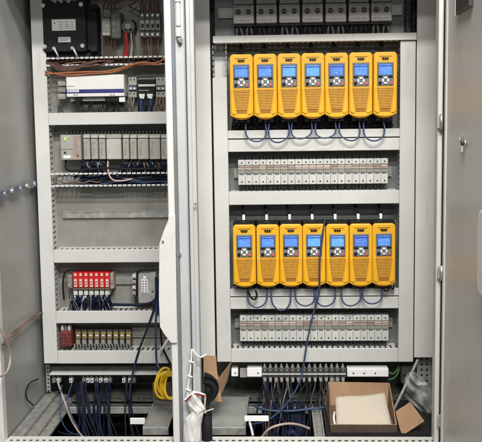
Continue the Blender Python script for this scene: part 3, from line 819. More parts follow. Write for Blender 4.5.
# ------------------------------------------------------------------ small relay, red wired contact block, four breakers
t = thing('contactor', W(107, 36, PY), 'grey relay with dark side beside the black transformer', 'relay')
bx(B(), 101.5, 110.3, 18, 36, .015, PY-.001, .003).build('body', 'plc', t)
bx(B(), 110.6, 120.5, 11.5, 38.5, .005, PY-.001, .004).build('side_block', 'breaker', t)
bx(B(), 103, 110.5, 9, 17.6, .02, PY-.001, .003).build('upper_block', 'relay_grey', t)
for k in range(3): bx(B(), 103+k*2.4, 104.7+k*2.4, 32.8, 35, .0125, .0149, 0).build('terminal', 'white', t)
for k in range(3): bx(B(), 112+k*.2, 115, 15+k*7, 19+k*7, .002, .0049, .0005).build('terminal', 'relay_grey', t)
for k, (a, c) in enumerate(((102, 22), (105.5, 26))): B().cyl(W(a+2, c, .0149), .003, (0, -1, 0), .002, 8).build('screw', 'steel', t)
for i in range(4):
    b = B(); u = 103.5+i*3.6
    b.tube([W(u, 10, .03), W(u+.5, 5, .03), W(u+3+i, 1, .02), W(u+6+i*2, -3, .02)], .0028)
    tag(b.build('relay_wire', 'brown'), 'brown wire rising from the top of the grey relay, %s from the left' % ORD[i], 'cable', 'wires of the grey relay')
    b = B(); b.tube([W(u, 36, .03), W(u+.8, 43, .02), W(u+.2, 50, .02), W(u+1, 58, .02)], .0028)
    tag(b.build('relay_wire', 'brown'), 'brown wire hanging below the grey relay, %s from the left' % ORD[i], 'cable', 'wires of the grey relay')
t = thing('contact_block', W(128, 31, PY), 'round black contact block with thick red wire below it', 'contact block')
b = B().cyl(W(128, 26.5, .01), .022, (0, 1, 0), .055, 16); b.build('body', 'relay_dark', t)
bx(B(), 122.8, 134, 20.2, 31, .018, PY-.001, .004).build('housing', 'black', t)
B().cyl(W(128, 26.5, .0098), .010, (0, -1, 0), .005, 12).build('front_boss', 'relay_grey', t)
for k in range(2): bx(B(), 124.5+k*4.5, 127.5+k*4.5, 28.5, 31.5, .010, .0178, .001).build('terminal', 'plc', t)
for k, (u, r, c) in enumerate(((126.4, .0062, 'redwire'), (124.2, .0028, 'brown'), (131.5, .003, 'pinkwire'), (134, .003, 'relay_dark'))):
    b = B(); b.tube([W(u-.6, 31, .02), W(u-.2, 38, .012), W(u+.4, 47, .014), W(u-1, 58, .02)], r)
    tag(b.build('block_wire', c), '%s wire below the round contact block' % ('thick red', 'thin brown', 'pale pink', 'thin black')[k], 'cable', 'wires of the contact block')
for i in range(4):
    u = 139.8+i*5.15
    t = thing('circuit_breaker', W(u+2.5, 38, PY), 'grey miniature circuit breaker, %s from the left beside the centre post' % ORD[i], 'circuit breaker', 'miniature breakers at the upper left')
    bx(B(), u, u+4.9, 12.6, 37.8, .025, PY-.001, .001).build('body', 'breaker', t)
    bx(B(), u+.1, u+4.8, 19.5, 30, .012, .0245, .001).build('front', 'relay_grey', t)
    bx(B(), u+1.3, u+3.6, 24, 27, .004, .0118, .001).build('toggle', 'black', t)
    bx(B(), u+.6, u+4.2, 20.6, 23, .0108, .0118, 0).build('marker', 'plc', t)
    for v in (15.3, 34.5): B().cyl(W(u+2.4, v, .0248), .0045, (0, -1, 0), .002, 8).build('screw', 'steel', t)
    bx(B(), u+.8, u+4, 36.6, 37.6, .022, .0248, 0).build('slot', 'dark', t)
    for k in range(2):
        b = B(); q = u+1.4+k*2.2
        b.tube([W(q, 13, .035), W(q+random.uniform(-1, 1), 7, .03), W(q+random.uniform(-1.5, 1.5), -3, .03)], .0026)
        tag(b.build('breaker_wire', 'brown'), '%s upper wire of the %s miniature breaker from the left' % ('left' if k == 0 else 'right', ORD[i]), 'cable', 'wires of the miniature breakers')
        b = B()
        b.tube([W(q, 37.5, .035), W(q-.8, 42, .02), W(q+random.uniform(-.6, .6), 50, .016), W(q+1, 58, .02)], .0026)
        tag(b.build('breaker_wire', 'brown' if (i+k) % 2 else 'copper'), '%s lower wire of the %s miniature breaker from the left' % ('left' if k == 0 else 'right', ORD[i]), 'cable', 'wires of the miniature breakers')
b = B(); b.tube([W(128, 6, .03), W(134, 3, .03), W(140, -3, .03)], .0026); b.tube([W(128, 5.5, .03), W(134, 9, .03), W(140, 12, .03)], .0026)
tag(b.build('loose_wire', 'brown'), 'thin forked wire above the miniature breakers', 'cable')

# ------------------------------------------------------------------ power supply with blue band
Yp = -.006
t = thing('power_supply', W(95, 100, PY), 'long white power supply box with a dark blue band', 'power supply')
bx(B(), 66.2, 124, 74.8, 96.6, Yp, PY-.013, .002).build('housing', 'white', t)
bd = bx(B(), 66.3, 124, 89.2, 93, Yp-.0012, Yp-.0002, 0).build('blue_band', 'blue', t)
b = B()
for k, (a, e) in enumerate(((67.4, 69), (69.6, 71), (71.4, 73), (73.4, 74.8), (75.2, 77), (77.4, 79))):
    b.box(X(a, 91, Yp), X(e, 91, Yp), Yp-.0018, Yp-.0013, Z(72, 92.2, Yp), Z(72, 90.0-(k % 2)*.3, Yp))
b.build('word_mark', 'printwhite', bd)
b = B()
for a, e in ((67.5, 69.5), (70, 71.5), (72, 73.8)): b.box(X(a, 86, Yp), X(e, 86, Yp), Yp-.0008, Yp-.0002, Z(70, 86.6, Yp), Z(70, 85.8, Yp))
for a, e in ((73.5, 75.5), (76, 78)): b.box(X(a, 95, Yp), X(e, 95, Yp), Yp-.0008, Yp-.0002, Z(76, 95.3, Yp), Z(76, 94.4, Yp))
for a, e in ((110, 112), (112.6, 115)): b.box(X(a, 95, Yp), X(e, 95, Yp), Yp-.0008, Yp-.0002, Z(112, 95.3, Yp), Z(112, 94.4, Yp))
stuff(b.build('print', 'relay_grey', t))
bx(B(), 70, 121, 97, 101, .012, PY-.013, .002).build('lower_ledge', 'plc', t)
bx(B(), 74.5, 82, 97.2, 101.8, .0, .0118, .002).build('plug', 'black', t)
bx(B(), 105, 118.5, 97.2, 101.8, .0, .0118, .002).build('plug', 'black', t)
bx(B(), 119, 125, 97, 102, .002, .0116, .001).build('clip', 'white', t)
for k in range(3):
    bx(B(), 57.5, 65.6, 80.5+k*6.6, 86+k*6.6, .015+.002*k, PY-.013, .002).build('side_terminal', 'plc' if k != 1 else 'relay_grey', t)
    for q in range(3): B().cyl(W(59.2+q*2.4, 83.5+k*6.6, .0148+.002*k), .0026, (0, -1, 0), .002, 8).build('screw', 'steel', t)
def term_block(u0, u1, lab):
    t = thing('terminal_block', W((u0+u1)/2, 98, PY), lab, 'terminal block', 'grey terminal blocks beside the power supply')
    bx(B(), u0, u1, 77, 97.5, .03, PY-.013, .001).build('body', 'relay_grey', t)
    bx(B(), u0, u1, 77.3, 85.5, .018, .0298, .001).build('upper_clamp', 'plc', t)
    bx(B(), u0, u1, 86.2, 90.2, .02, .0298, .001).build('blue_marker', 'steelblue', t)
    bx(B(), u0, u1, 92, 97.3, .018, .0298, .001).build('lower_clamp', 'plc', t)
    for q in (.28, .72):
        for v in (79.4, 93.6): B().cyl(W(u0+(u1-u0)*q, v, .0178), .0028, (0, -1, 0), .002, 8).build('screw', 'relay_dark', t)
        bx(B(), u0+(u1-u0)*q-.9, u0+(u1-u0)*q+.9, 87.6, 89.4, .017, .0198, 0).build('marker', 'white', t)
term_block(128.4, 136.6, 'grey terminal block right of the power supply')
term_block(156, 165.5, 'grey terminal block beside the centre post, right of the black module')
t = thing('fuse_module', W(147, 98, PY), 'small module with two black bars and two white plugs', 'module')
bx(B(), 138, 155.4, 78, 96, .03, PY-.013, .001).build('body', 'relay_grey', t)
bx(B(), 138.2, 155.2, 79.3, 83.4, .016, .0298, .001).build('black_bar', 'black', t)
bx(B(), 138.2, 155.2, 84.1, 86.6, .02, .0298, .001).build('light_bar', 'label', t)
bx(B(), 138.2, 155.2, 87.4, 93.8, .016, .0298, .001).build('black_bar', 'black', t)
bx(B(), 138.4, 149, 90, 90.8, .0148, .0158, 0).build('slot', 'plc', t)
for k in range(2): B().prism([(X(139+k*8, 96, .01), zl(94.3)), (X(145+k*8, 96, .01), zl(94.3)), (X(144+k*8, 96, .01), zl(99.3)), (X(140+k*8, 96, .01), zl(98.6))], .006, .028).build('plug', 'white', t)
k = 0
for i, (u, c) in enumerate(((139, 'navy'), (141.5, 'bluegrey'), (144, 'navy'), (147.2, 'navy'), (150, 'bluegrey'), (152.5, 'navy'), (157, 'copper'), (160.5, 'copper'), (163.5, 'copper'), (131, 'copper'), (134, 'greywire'))):
    b = B(); b.tube([W(u, 97.5, .018), W(u+random.uniform(-1, 1), 103, .008), W(u+random.uniform(-1.5, 1.5), 108, .012), W(u, 114, .03)], .0036)
    tag(b.build('supply_wire', c), 'short %s wire running down into the duct, %s of those right of the power supply' % ({'navy': 'navy', 'bluegrey': 'blue', 'copper': 'brown', 'greywire': 'grey'}[c], ORD[i]), 'cable', 'short wires right of the power supply')
b = B()
for k in range(34):
    u = random.uniform(56, 128); 
    b.tube([W(u, random.uniform(100, 104), .045), W(u+random.uniform(-3, 3), 106, .035), W(u+random.uniform(-4, 4), 114, .045)], .0028, 5, 3)
tag(b.build('wire_bundle', 'relay_dark'), 'dark wires hanging below the blue banded power supply into the duct', 'wires', None, 'stuff')

# ------------------------------------------------------------------ controller row
Yc = .0
t = thing('controller', W(71, 160, PY), 'beige controller module with green lamp at the left end of the row', 'controller')
bx(B(), 60.5, 81, 134.8, 160, Yc, PY-.013, .002).build('housing', 'plc', t)
bx(B(), 73.5, 80.8, 135.2, 159.6, Yc-.0012, Yc-.0002, 0).build('pink_panel', 'plc_pink', t)
for (u, v, m_, w_, h_) in ((64.2, 137.2, 'led', 2.2, 3.4), (66.5, 136.8, 'label', 2, 1.2)):
    bx(B(), u, u+w_, v, v+h_, Yc-.003, Yc-.0002, .0005).build('status_lamp' if m_ == 'led' else 'mark', m_, t)
bx(B(), 61, 73, 149, 149.5, Yc-.0008, Yc-.0002, 0).build('seam', 'print', t)
bx(B(), 64, 66, 151.6, 153.6, Yc-.002, Yc-.0002, 0).build('key_switch', 'dark', t)
bx(B(), 63.4, 70.5, 155.6, 158, Yc-.0012, Yc-.0002, 0).build('name_label', 'bright', t)
bx(B(), 76.8, 78.4, 154.5, 156.5, Yc-.003, Yc-.0014, 0).build('switch', 'red_dull', t)
b = B()
for k in range(7): b.box(X(75.5, 145, Yc), X(76.2, 145, Yc), Yc-.0017, Yc-.0013, zl(138+k*1.6, 76)-.001, zl(138+k*1.6, 76)+.001)
stuff(b.build('print', 'print', t))
mods = [(83, 90.2, 'narrow'), (90.7, 98, 'narrow'), (98.5, 105.6, 'narrow'), (106.2, 121.4, 'wide'), (122.6, 129.2, 'narrow'), (129.8, 136.8, 'narrow'), (137.4, 148.6, 'middle'), (149.2, 160.2, 'middle'), (160.8, 170, 'middle')]
for i, (a, e, kind) in enumerate(mods):
    lightm = 'plc_light'
    t = thing('io_module', W((a+e)/2, 160, PY), '%s beige input output module, %s to the right of the controller' % ({'narrow': 'narrow', 'wide': 'widest blank', 'middle': 'broad'}[kind], ORD[i]), 'module', 'controller input output modules')
    dy = .006 if i < 3 else 0
    bx(B(), a, e, 134.2, 138.4, Yc+.004, PY-.013, .001).build('upper_cap', 'plc', t)
    bx(B(), a+.2, e-.2, 138.9, 159.4 if i else 159.6, Yc+dy, PY-.013, .002).build('front_door', 'plc' if i != 3 else lightm, t)
    if kind != 'wide':
        bx(B(), a+1, e-1.2, 136, 137, Yc+.0028, Yc+.0038, 0).build('marker', 'label', t)
        bx(B(), a+.8, a+1.2, 141, 158, Yc+dy-.0009, Yc+dy-.0002, 0).build('print_line', 'print' if i < 3 else 'plc_pink', t)
        b = B()
        for q in range(4): bx(b, a+2.0+(q % 2)*1.6, a+2.9+(q % 2)*1.6, 141.5+(q//2)*1.7, 142.4+(q//2)*1.7, Yc+dy-.0010, Yc+dy-.0002, 0)
        stuff(b.build('status_lamps', 'relay_grey', t))
        b = B()
        for q in range(6): bx(b, a+2.0, a+3.2+random.uniform(.3, 1.6), 147+q*1.6, 147.5+q*1.6, Yc+dy-.0008, Yc+dy-.0002, 0)
        stuff(b.build('print', 'relay_grey', t))
        bx(B(), a+.3, e-.6, 160, 164, Yc+.02, PY-.02, .001).build('plug', 'relay_dark', t)
for c_, nw, lab in (('deepnavy_shaded', 5, 'dark navy'), ('navy', 4, 'navy'), ('relay_grey', 2, 'grey'), ('brown', 1, 'brown')):
    b = B()
    for a, e, kind in mods:
        if kind == 'wide': continue
        for k in range(nw if c_ != 'deepnavy_shaded' else int(nw*(e-a)/7)):
            u = random.uniform(a, e); d_ = random.uniform(-9, 9); y_ = random.uniform(.0, .03)
            b.tube([W(u, 161, .03), W(u+random.uniform(-1.5, 1.5), 164+random.uniform(-1, 2), y_), W(u+d_*.4, 168+random.uniform(-2, 2), y_+.006), W(u+d_*.8, 173, y_+.012), W(u+d_*1.5, 177+random.uniform(-1, 4), .035)], .0022, 5, 3)
    tag(b.build('wire_bundle', c_), lab+' wires hanging from the input output modules into the open duct', 'wires', None, 'stuff')
b = B(); b.tube([W(108, 161, .01), W(107.8, 168, .0), W(109.5, 176, -.004), W(114, 180.3, -.004), W(122, 180.8, .0), W(132, 179, .01)], .003)
tag(b.build('pale_cable', 'pinkwire'), 'pale cable bending from the blank module into the open duct', 'cable')
b = B(); b.tube([W(66, 160.5, .02), W(66, 168, .01), W(72, 171, .0), W(84, 170, -.002), W(98, 168.5, -.002), W(112, 168, -.002), W(130, 169, 0), W(166, 168, .01)], .0038)
tag(b.build('black_cable', 'rubber'), 'black cable hanging below the controller row over the open duct', 'cable')
b = B()
n = 30
for i in range(n):
    x = X(64, 132)+(X(168, 132)-X(64, 132))*i/n
    b.box(x+.002, x+.009, .03, PY-.002, zl(133.6), zl(131.6))
tag(stuff(b.build('vent_row', 'dark')), 'row of dark clips along the top edge of the controller row', 'clips')

# ------------------------------------------------------------------ red relays
relay_boxes = []
for i in range(7):
    u = 72.8+i*5.28
    t = thing('red_relay', W(u+2.4, 291, PY), 'red plug in relay with white clip, %s from the left' % ORD[i], 'relay', 'red plug in relays')
    bx(B(), u, u+5.0, 272.4, 287.8, .012, PY-.013, .001).build('body', 'red', t)
    B().prism([(X(u+1, 275, .01), zl(276.2)), (X(u+4, 275, .01), zl(276.2)), (X(u+3.3, 275, .01), zl(273.6)), (X(u+1.8, 275, .01), zl(273.6))], .0085, .0118).build('arrow_mark', 'pink', t)
    cl_ = bx(B(), u+1.1, u+4.0, 279.4, 287.2, .006, .0118, .001).build('clip', 'pink', t)
    for k in range(2): bx(B(), u+1.5, u+3.5, 281.6+k*2.4, 282.3+k*2.4, .0046, .0058, 0).build('clip_line', 'red', cl_)
    bx(B(), u, u+5.0, 288.2, 290, .008, PY-.013, .001).build('socket', 'copper', t)
    bx(B(), u+.6, u+4.6, 290.4, 295.2, .014, PY-.02, .001).build('plug', 'label', t)
    bx(B(), u+1, u+2.8, 295.6, 298.6, .016, .03, .001).build('wire_end', 'label', t)
t = thing('end_block', W(69, 291, PY), 'grey end block left of the red relays', 'end block')
bx(B(), 67.2, 72.2, 275, 288.5, .02, PY-.013, .002).build('body', 'relay_grey', t)
bx(B(), 68.2, 70.8, 284, 287, .016, .0198, .001).build('lever', 'plc', t)
t = thing('end_block', W(114, 291, PY), 'grey end block right of the red relays', 'end block')
bx(B(), 110, 113.6, 273, 289, .02, PY-.013, .002).build('body', 'plc_pink', t)
bx(B(), 110.6, 113, 280, 284, .016, .0198, .001).build('lever', 'relay_grey', t)
for c_, nw, lab in (('deepnavy_shaded', 44, 'dark navy'), ('navy', 34, 'navy'), ('greywire', 9, 'grey'), ('label', 5, 'white')):
    b = B()
    for i in range(nw):
        u = random.uniform(70, 111); d_ = random.uniform(-5, 7); y_ = random.uniform(-.004, .03)
        b.tube([W(u, 296, .024), W(u+random.uniform(-.8, .8), 299+random.uniform(-1, 1), y_), W(u+d_*.5, 303+random.uniform(-1.5, 1.5), y_), W(u+d_, 309+random.uniform(0, 2), y_+.012)], .0021, 5, 3)
    tag(b.build('wire_bundle', c_), lab+' wires crowded under the red relays', 'wires', None, 'stuff')
b = B()
for i in range(7):
    b.tube([W(70+i*4, 303+random.uniform(-1, 2), .035), W(92+i*2, 305+random.uniform(-1.5, 1.5), .03), W(118, 304.5+random.uniform(-1, 1.5), .03), W(135, 305+random.uniform(-.8, .8), .03), W(150, 303.5+random.uniform(-1, .8), .025), W(157, 299+random.uniform(-2, 1), .02)], .002, 5, 4)
tag(b.build('wire_bundle', 'navy'), 'navy wires running from the red relays under the network switch', 'wires', None, 'stuff')
b = B(); b.tube([W(64, 300, .02), W(63, 285, .02), W(64.5, 274, .02), W(70, 270, .02), W(88, 269, .02), W(112, 269.5, .02)], .0036)
tag(b.build('relay_cable', 'rubber'), 'black cable framing the red relays on the left and above', 'cable')
# ------------------------------------------------------------------ network switch
t = thing('network_switch', W(147, 304, PY), 'grey network switch with a white block of ports', 'network switch')
bx(B(), 137.8, 156, 271.2, 303.5, .015, PY-.013, .003).build('housing', 'starter_low', t)
bx(B(), 136.4, 137.9, 271, 300, .012, .0148, 0).build('edge', 'dark', t)
po = bx(B(), 141.3, 147.8, 279.5, 293.5, .011, .0148, .001).build('port_block', 'bright', t)
for i in range(2):
    for k in range(5): bx(B(), 142+i*2.9, 144.2+i*2.9, 280.4+k*2.6, 282.2+k*2.6, .0102, .0109, 0).build('port', 'plc', po)
bx(B(), 143.2, 146, 276.6, 278.6, .0125, .0148, 0).build('logo_label', 'bright', t)
for k in range(4): bx(B(), 132.2, 136, 274.5+k*5.6, 278.6+k*5.6, .02, .055, .001).build('terminal', 'plc' if k % 2 else 'label', t)
for k in range(4): B().cyl(W(134, 278+k*5.6, .0198), .003, (0, -1, 0), .002, 8).build('screw', 'dark', t)
B().cyl(W(152.5, 291.5, .0148), .003, (0, -1, 0), .002, 8).build('screw', 'dark', t)
b = B(); b.tube([W(136.5, 303, .02), W(137, 285, .008), W(137.6, 273, .008), W(140, 270.6, .008), W(150, 270, .008), W(160, 269, .02)], .0038)
tag(b.build('switch_cable', 'rubber'), 'black cable bent around the left and top edge of the network switch', 'cable')
b = B(); b.tube([W(112, 304, .01), W(128, 304.6, .004), W(142, 304.4, .004), W(152, 302, .004), W(157.5, 295, .004), W(158, 282, .01)], .004)
tag(b.build('switch_cable', 'navy'), 'navy cable running under the network switch and up its right side', 'cable')
b = B()
for k in range(3): b.tube([W(155.5+k*1.6, 277+k, .01), W(156+k*1.6, 290, -.002), W(155.5+k*1.7, 302, -.004), W(156+k*1.3, 314, -.012)], .003)
tag(b.build('blue_cables', 'navy'), 'thick navy cables dropping right of the network switch', 'cables', None, 'stuff')
# cables hanging down across the lower left ducts
hang = [([(156, 302), (152, 315), (146, 332), (140.5, 346), (135.5, 362), (131.5, 380), (129, 400)], 'navy', 'leftmost navy cable slanting down across the two lowest left ducts', .0036),
        ([(157, 300), (155.8, 318), (155.5, 335), (156, 350), (156.8, 362), (160, 370), (165, 377)], 'bluegrey', 'blue cable hanging straight down across the lowest left ducts to the yellow coil', .0036),
        ([(159.5, 300), (160.5, 318), (161, 335), (162.5, 347), (167, 357), (171, 365)], 'black', 'black cable hanging nearest to the centre post over the lowest left ducts', .0036)]
for pts, c, lab, r in hang:
    b = B(); b.tube([W(u, v, -.012-.0006*max(0, v-362)*3) for u, v in pts], r, 7, 5)
    tag(b.build('hanging_cable', c), lab, 'cable', 'cables hanging over the lower left ducts')
b = B(); b.tube([W(172, 334, -.03), W(167, 341, -.03), W(162.5, 348, -.03), W(160.5, 352, -.02)], .0042)
tag(b.build('white_wire', 'bright'), 'short white wire poking out from behind the chamfered white cover', 'cable')

# ------------------------------------------------------------------ bottom terminals of the left bay
t = thing('red_connector', W(66, 349, PY), 'dull red connector block at the left end of the brass terminals', 'connector')
bx(B(), 60, 71.3, 331.5, 347, .0, PY-.002, .003).build('body', 'red_dull', t)
for k in range(3): bx(B(), 61+k*3.4, 63.4+k*3.4, 325.5, 331, .02, .05, .001).build('plug', 'label' if k != 1 else 'relay_grey', t)
for r in range(4):
    for k in range(3): bx(B(), 61+k*3.4, 63.2+k*3.4, 333+r*3.4, 335+r*3.4, -.0025, -.0002, .0004).build('wire_port', 'red_dull' if (r+k) % 2 else 'brown', t)
rail(X(60, 338, .06), LRX, zl(337), 'steel rail behind the brass terminals of the left bay')
pr_ = None
for i in range(9):
    u = 75.2+i*6.3
    lab = 'brass topped terminal, %s from the left above the lowest left duct' % ORD[i]
    t = thing('brass_terminal', W(u+2.6, 346, PY), lab, 'terminal', 'brass topped terminals')
    bx(B(), u, u+5.6, 329.5, 346.5, .035, PY-.013, .001).build('body', 'relay_dark', t)
    bx(B(), u+.3, u+5.2, 332.4, 339.2, .022, .0348, .002).build('clamp', 'brass', t)
    bx(B(), u+1.2, u+4.2, 335, 336.4, .0195, .0218, .0005).build('marker', 'label', t)
    bx(B(), u+.6, u+4.6, 339.4, 344.5, .026, .0348, .001).build('lower_clamp', 'module_olive', t)
b = B()
for i in range(20):
    u = 74+i*2.9
    b.tube([W(u, 344, .02), W(u+1, 347, .014), W(u+1, 352, .02)], .003, 5, 3)
tag(b.build('wire_bundle', 'greywire'), 'grey wires from the brass terminals into the lowest left duct', 'wires', None, 'stuff')

# below the left bay
t = B(); bx(t, 50, 172, 372.8, 375.2, .02, .05, .001); tag(t.build('terminal_rail', 'label'), 'pale steel rail running below the lowest left duct', 'rail')
b = B(); bx(b, 50, 172, 366, 371, .05, .07, .002); tag(b.build('support_bar', 'galv_dark'), 'dark bar just under the lowest left duct', 'bar')
for i, u in enumerate((52, 56.5, 69, 82, 86, 90, 95, 99, 104, 108, 122, 128, 132)):
    t = thing('cable_terminal', W(u+1.5, 383, .06), 'pale cable terminal under the pale rail, %s from the left wall' % ORD[i], 'terminal', 'pale terminals below the left bay')
    bx(B(), u, u+3.2, 378.6, 383, .02, .05, .001).build('body', 'label' if i % 3 else 'relay_grey', t)
    bx(B(), u+.4, u+2.6, 376, 378.2, .024, .05, .001).build('clamp', 'relay_dark', t)
    B().cyl(W(u+1.5, 380.5, .0198), .003, (0, -1, 0), .002, 8).build('screw', 'print', t)
# navy cables into the pit
for c_, q_, lab in (('deepnavy_shaded', 1.0, 'dark navy'), ('navy', .6, 'navy'), ('blacksoft', .5, 'black')):
    b = B()
    for u0, nn in ((81, 4), (85, 3), (95, 3), (101, 2), (107, 2), (128, 2)):
        for k in range(max(1, int(nn*q_))):
            u = u0+random.gauss(0, 1.8); e = u+random.gauss(9, 7); g = random.uniform(.0, .05)
            b.tube([W(u, 382, .015), W(u+random.uniform(-1.5, 1.5), 392, -.02), W(u+(e-u)*.15+random.uniform(-1, 1), 403, -.068), W(u+(e-u)*.35+random.uniform(-1.5, 1.5), 410, -.075-g*.5)-Vector((0, 0, .03)), W(u+(e-u)*.8, 424, -.09-g)-Vector((0, 0, .05)), W(e+random.uniform(-2, 6), 436, -.11-g)-Vector((0, 0, .08))], random.choice((.002, .0024, .0028)), 5, 4)
    tag(b.build('cable_bundle', c_), lab+' cables hanging from the left terminals into the dark base', 'cables', None, 'stuff')
b = B(); b.tube([W(57, 380, .01), W(60.5, 390, -.05), W(65, 403, -.09), W(71, 419, -.15), W(78, 431, -.25), W(82, 436, -.33)], .0034)
tag(b.build('pale_cable', 'pinkwire'), 'pale pink cable running diagonally down from the left terminals', 'cable')
for i, pts in enumerate((((62, 385), (60, 400), (61, 418), (68, 431), (82, 436)), ((72, 383), (68, 398), (70, 412), (78, 428)), ((52, 425), (58, 431), (66, 434), (78, 434)))):
    b = B(); b.tube([W(u, v, -.06-.05*k) for k, (u, v) in enumerate(pts)], .0021)
    tag(b.build('thin_cable', 'bluegrey'), 'thin grey cable curling in the left base opening, %s of three' % ORD[i], 'cable')

# ================================================================== GLAND PLATES AND LOOSE THINGS IN THE BASE
def gland(ub, uf, right_u, lab, left=False):
    z1 = Z0+.010
    # the plate's free edge runs in depth
    xa = X(uf, 425, -.30)
    xb = X(right_u, 420, -.25)
    t = thing('gland_plate', ((xa+xb)/2, -.2, z1), lab, 'gland plate', 'grey gland plates')
    x0, x1 = min(xa, xb), max(xa, xb)
    B().box(x0, x1, -.315, .0, z1-.004, z1, .001).build('sheet', 'gland', t)
    B().box(x0, x1, -.320, -.3155, z1-.024, z1+.001, .001).build('front_flange', 'galv', t)
    xe = (x0, x0+.006) if left else (x1-.006, x1)
    B().box(xe[0], xe[1], -.315, .0, z1+.0002, z1+.004, .001).build('edge_fold', 'galv', t)
    return t
gland(150, 143.5, 171, 'grey metal plate over the left base opening beside the centre post', True)
gland(253, 246, 206, 'grey metal plate over the right base opening beside the centre post')
b = B(); bx(b, 130, 145, 418.4, 424.4, -.22, -.212, .001); t = tag(b.build('white_tag', 'bright'), 'white tag strip left of the grey plate in the left base', 'tag')
b = B(); bx(b, 244.4, 268.6, 416.2, 421.4, -.325, -.317, .001); t = b.build('white_tag', 'bright'); tag(t, 'long white tag strip standing on a stem in the right base', 'tag')
b = B(); b.tube([W(249.5, 421.6, -.321), W(251.2, 428, -.33), W(253, 436, -.35)], .0042); b.build('stem', 'label', t)
b = B(); b.tube([W(253, 405, -.1), W(262, 409, -.12), W(275, 411, -.13), W(292, 411, -.13), W(306, 409.5, -.13), W(322, 408, -.12), W(332, 408, -.1)], .0042)
tag(b.build('base_cable', 'bluegrey'), 'blue cable running across the right base opening over the middle rail', 'cable')
b = B(); b.tube([W(262, 437, -.25), W(268, 430, -.25), W(276, 426, -.25), W(288, 423.8, -.24), W(299, 425, -.22), W(309, 428.5, -.2)], .0045)
tag(b.build('pale_cable', 'pinkwire'), 'thick pale pink cable arching in the right base opening', 'cable')
b = B(); b.tube([W(289, 434, -.3), W(293, 432, -.3), W(296, 436, -.3)], .009); b.tube([W(275, 416, -.15), W(283, 421, -.15), W(290, 426, -.18)], .003)
tag(b.build('base_cable', 'navy'), 'stub of dark blue cable at the front of the right base opening', 'cable')
b = B()
for i in range(24):
    u = random.uniform(258, 312)
    b.tube([W(u, 403, -.08), W(u+random.uniform(-4, 4), 415, -.14)-Vector((0, 0, .02)), W(u+random.uniform(-10, 10), 432, -.2)-Vector((0, 0, .06))], .0036, 5, 3)
tag(b.build('cable_bundle', 'deepnavy_shaded'), 'shaded navy cables lying deep in the right base opening', 'cables', None, 'stuff')

# yellow cable coil
b = B()
for k in range(5):
    c = W(165.0+k*1.7, 384.5+k*.5, -.20-k*.007)
    pts = []
    for j in range(17):
        a = rad(62+(215+9*k)*j/16); rr = 1+.05*math.sin(3.1*k+j*.7)
        pts.append(c+Vector(((.031-.0015*k)*rr*math.cos(a), .012*math.sin(a*1.5+k), (.051-.0035*k)*rr*math.sin(a))))
    b.tube(pts, .0042, 9, 2)
tag(b.build('yellow_cable', 'cableyellow'), 'bright yellow cable coil hanging left of the centre post', 'cable')
b = B(); b.poly([W(152.5, 383, -.14), W(170, 383, -.14), W(174, 402, -.12), W(153, 400, -.12)], .004)
tag(b.build('brown_card', 'card_dark'), 'dark brown scrap of cardboard behind the yellow cable coil', 'cardboard')

# cardboard scraps by the centre post
b = B(); b.poly([W(203.5, 355.8, -.16), W(216, 355.8, -.16), W(217.5, 378, -.2), W(222, 402, -.24), W(203.5, 400, -.24)], .005)
tag(b.build('cardboard_strip', 'card'), 'upright cardboard strip right of the centre post', 'cardboard')
b = B(); b.poly([W(214.5, 379.5, -.22), W(219.5, 377, -.2), W(230.6, 362.2, -.14), W(226.5, 381, -.16), W(219.5, 397, -.2), W(214, 400, -.22)], .004)
tag(b.build('cardboard_flap', 'card'), 'pointed cardboard flap leaning towards the lowest right duct', 'cardboard')
b = B(); random.seed(3)
for k in range(9):
    a = W(206+k*1.3, 378-k*.4, -.25)
    b.tube([a, a+Vector((.01*random.uniform(-1, 1), -.004, .014*random.uniform(-1, 1))), a+Vector((.02*random.uniform(-.6, 1), -.005, -.012*random.uniform(-1, 1)))], .0015, 5, 3)
tag(b.build('paper_shreds', 'card_edge'), 'torn pale shreds where the cardboard strip is ripped', 'shreds', None, 'stuff')
# black corrugated half disc
b = B()
c = W(203, 388, -.30)
for k in range(10):
    R_ = .016+.0036*k
    pts = [c+Vector((R_*math.cos(a), .004*math.sin(a*3+k), R_*1.0*math.sin(a))) for a in [rad(-84+168*j/10) for j in range(11)]]
    b.tube(pts, .0027, 6, 2)
b.prism([(c.x+.040*math.cos(rad(-85+170*j/12)), c.z+.040*math.sin(rad(-85+170*j/12))) for j in range(13)], c.y+.002, c.y+.02)
tag(b.build('black_hose_coil', 'rubber'), 'black ribbed hose coil against the centre post', 'hose')
# dark roll at the bottom
t = thing('black_roll', W(207, 442, -.40), 'black cylinder standing at the foot of the centre post', 'roll')
p = W(207.3, 452, -.40)
B().cyl(p, .0165, (0, 0, 1), W(207, 414, -.40).z-p.z, 18).build('body', 'rubber', t)
B().cyl(Vector((p.x, p.y, W(207, 414, -.40).z+.0002)), .0172, (0, 0, 1), .004, 18).build('rim', 'black', t)
q = B(); q.tube([W(202.5, 413, -.42), W(207, 411, -.42), W(213.5, 408.8, -.41)], .002); q.build('wire_handle', 'label', t)
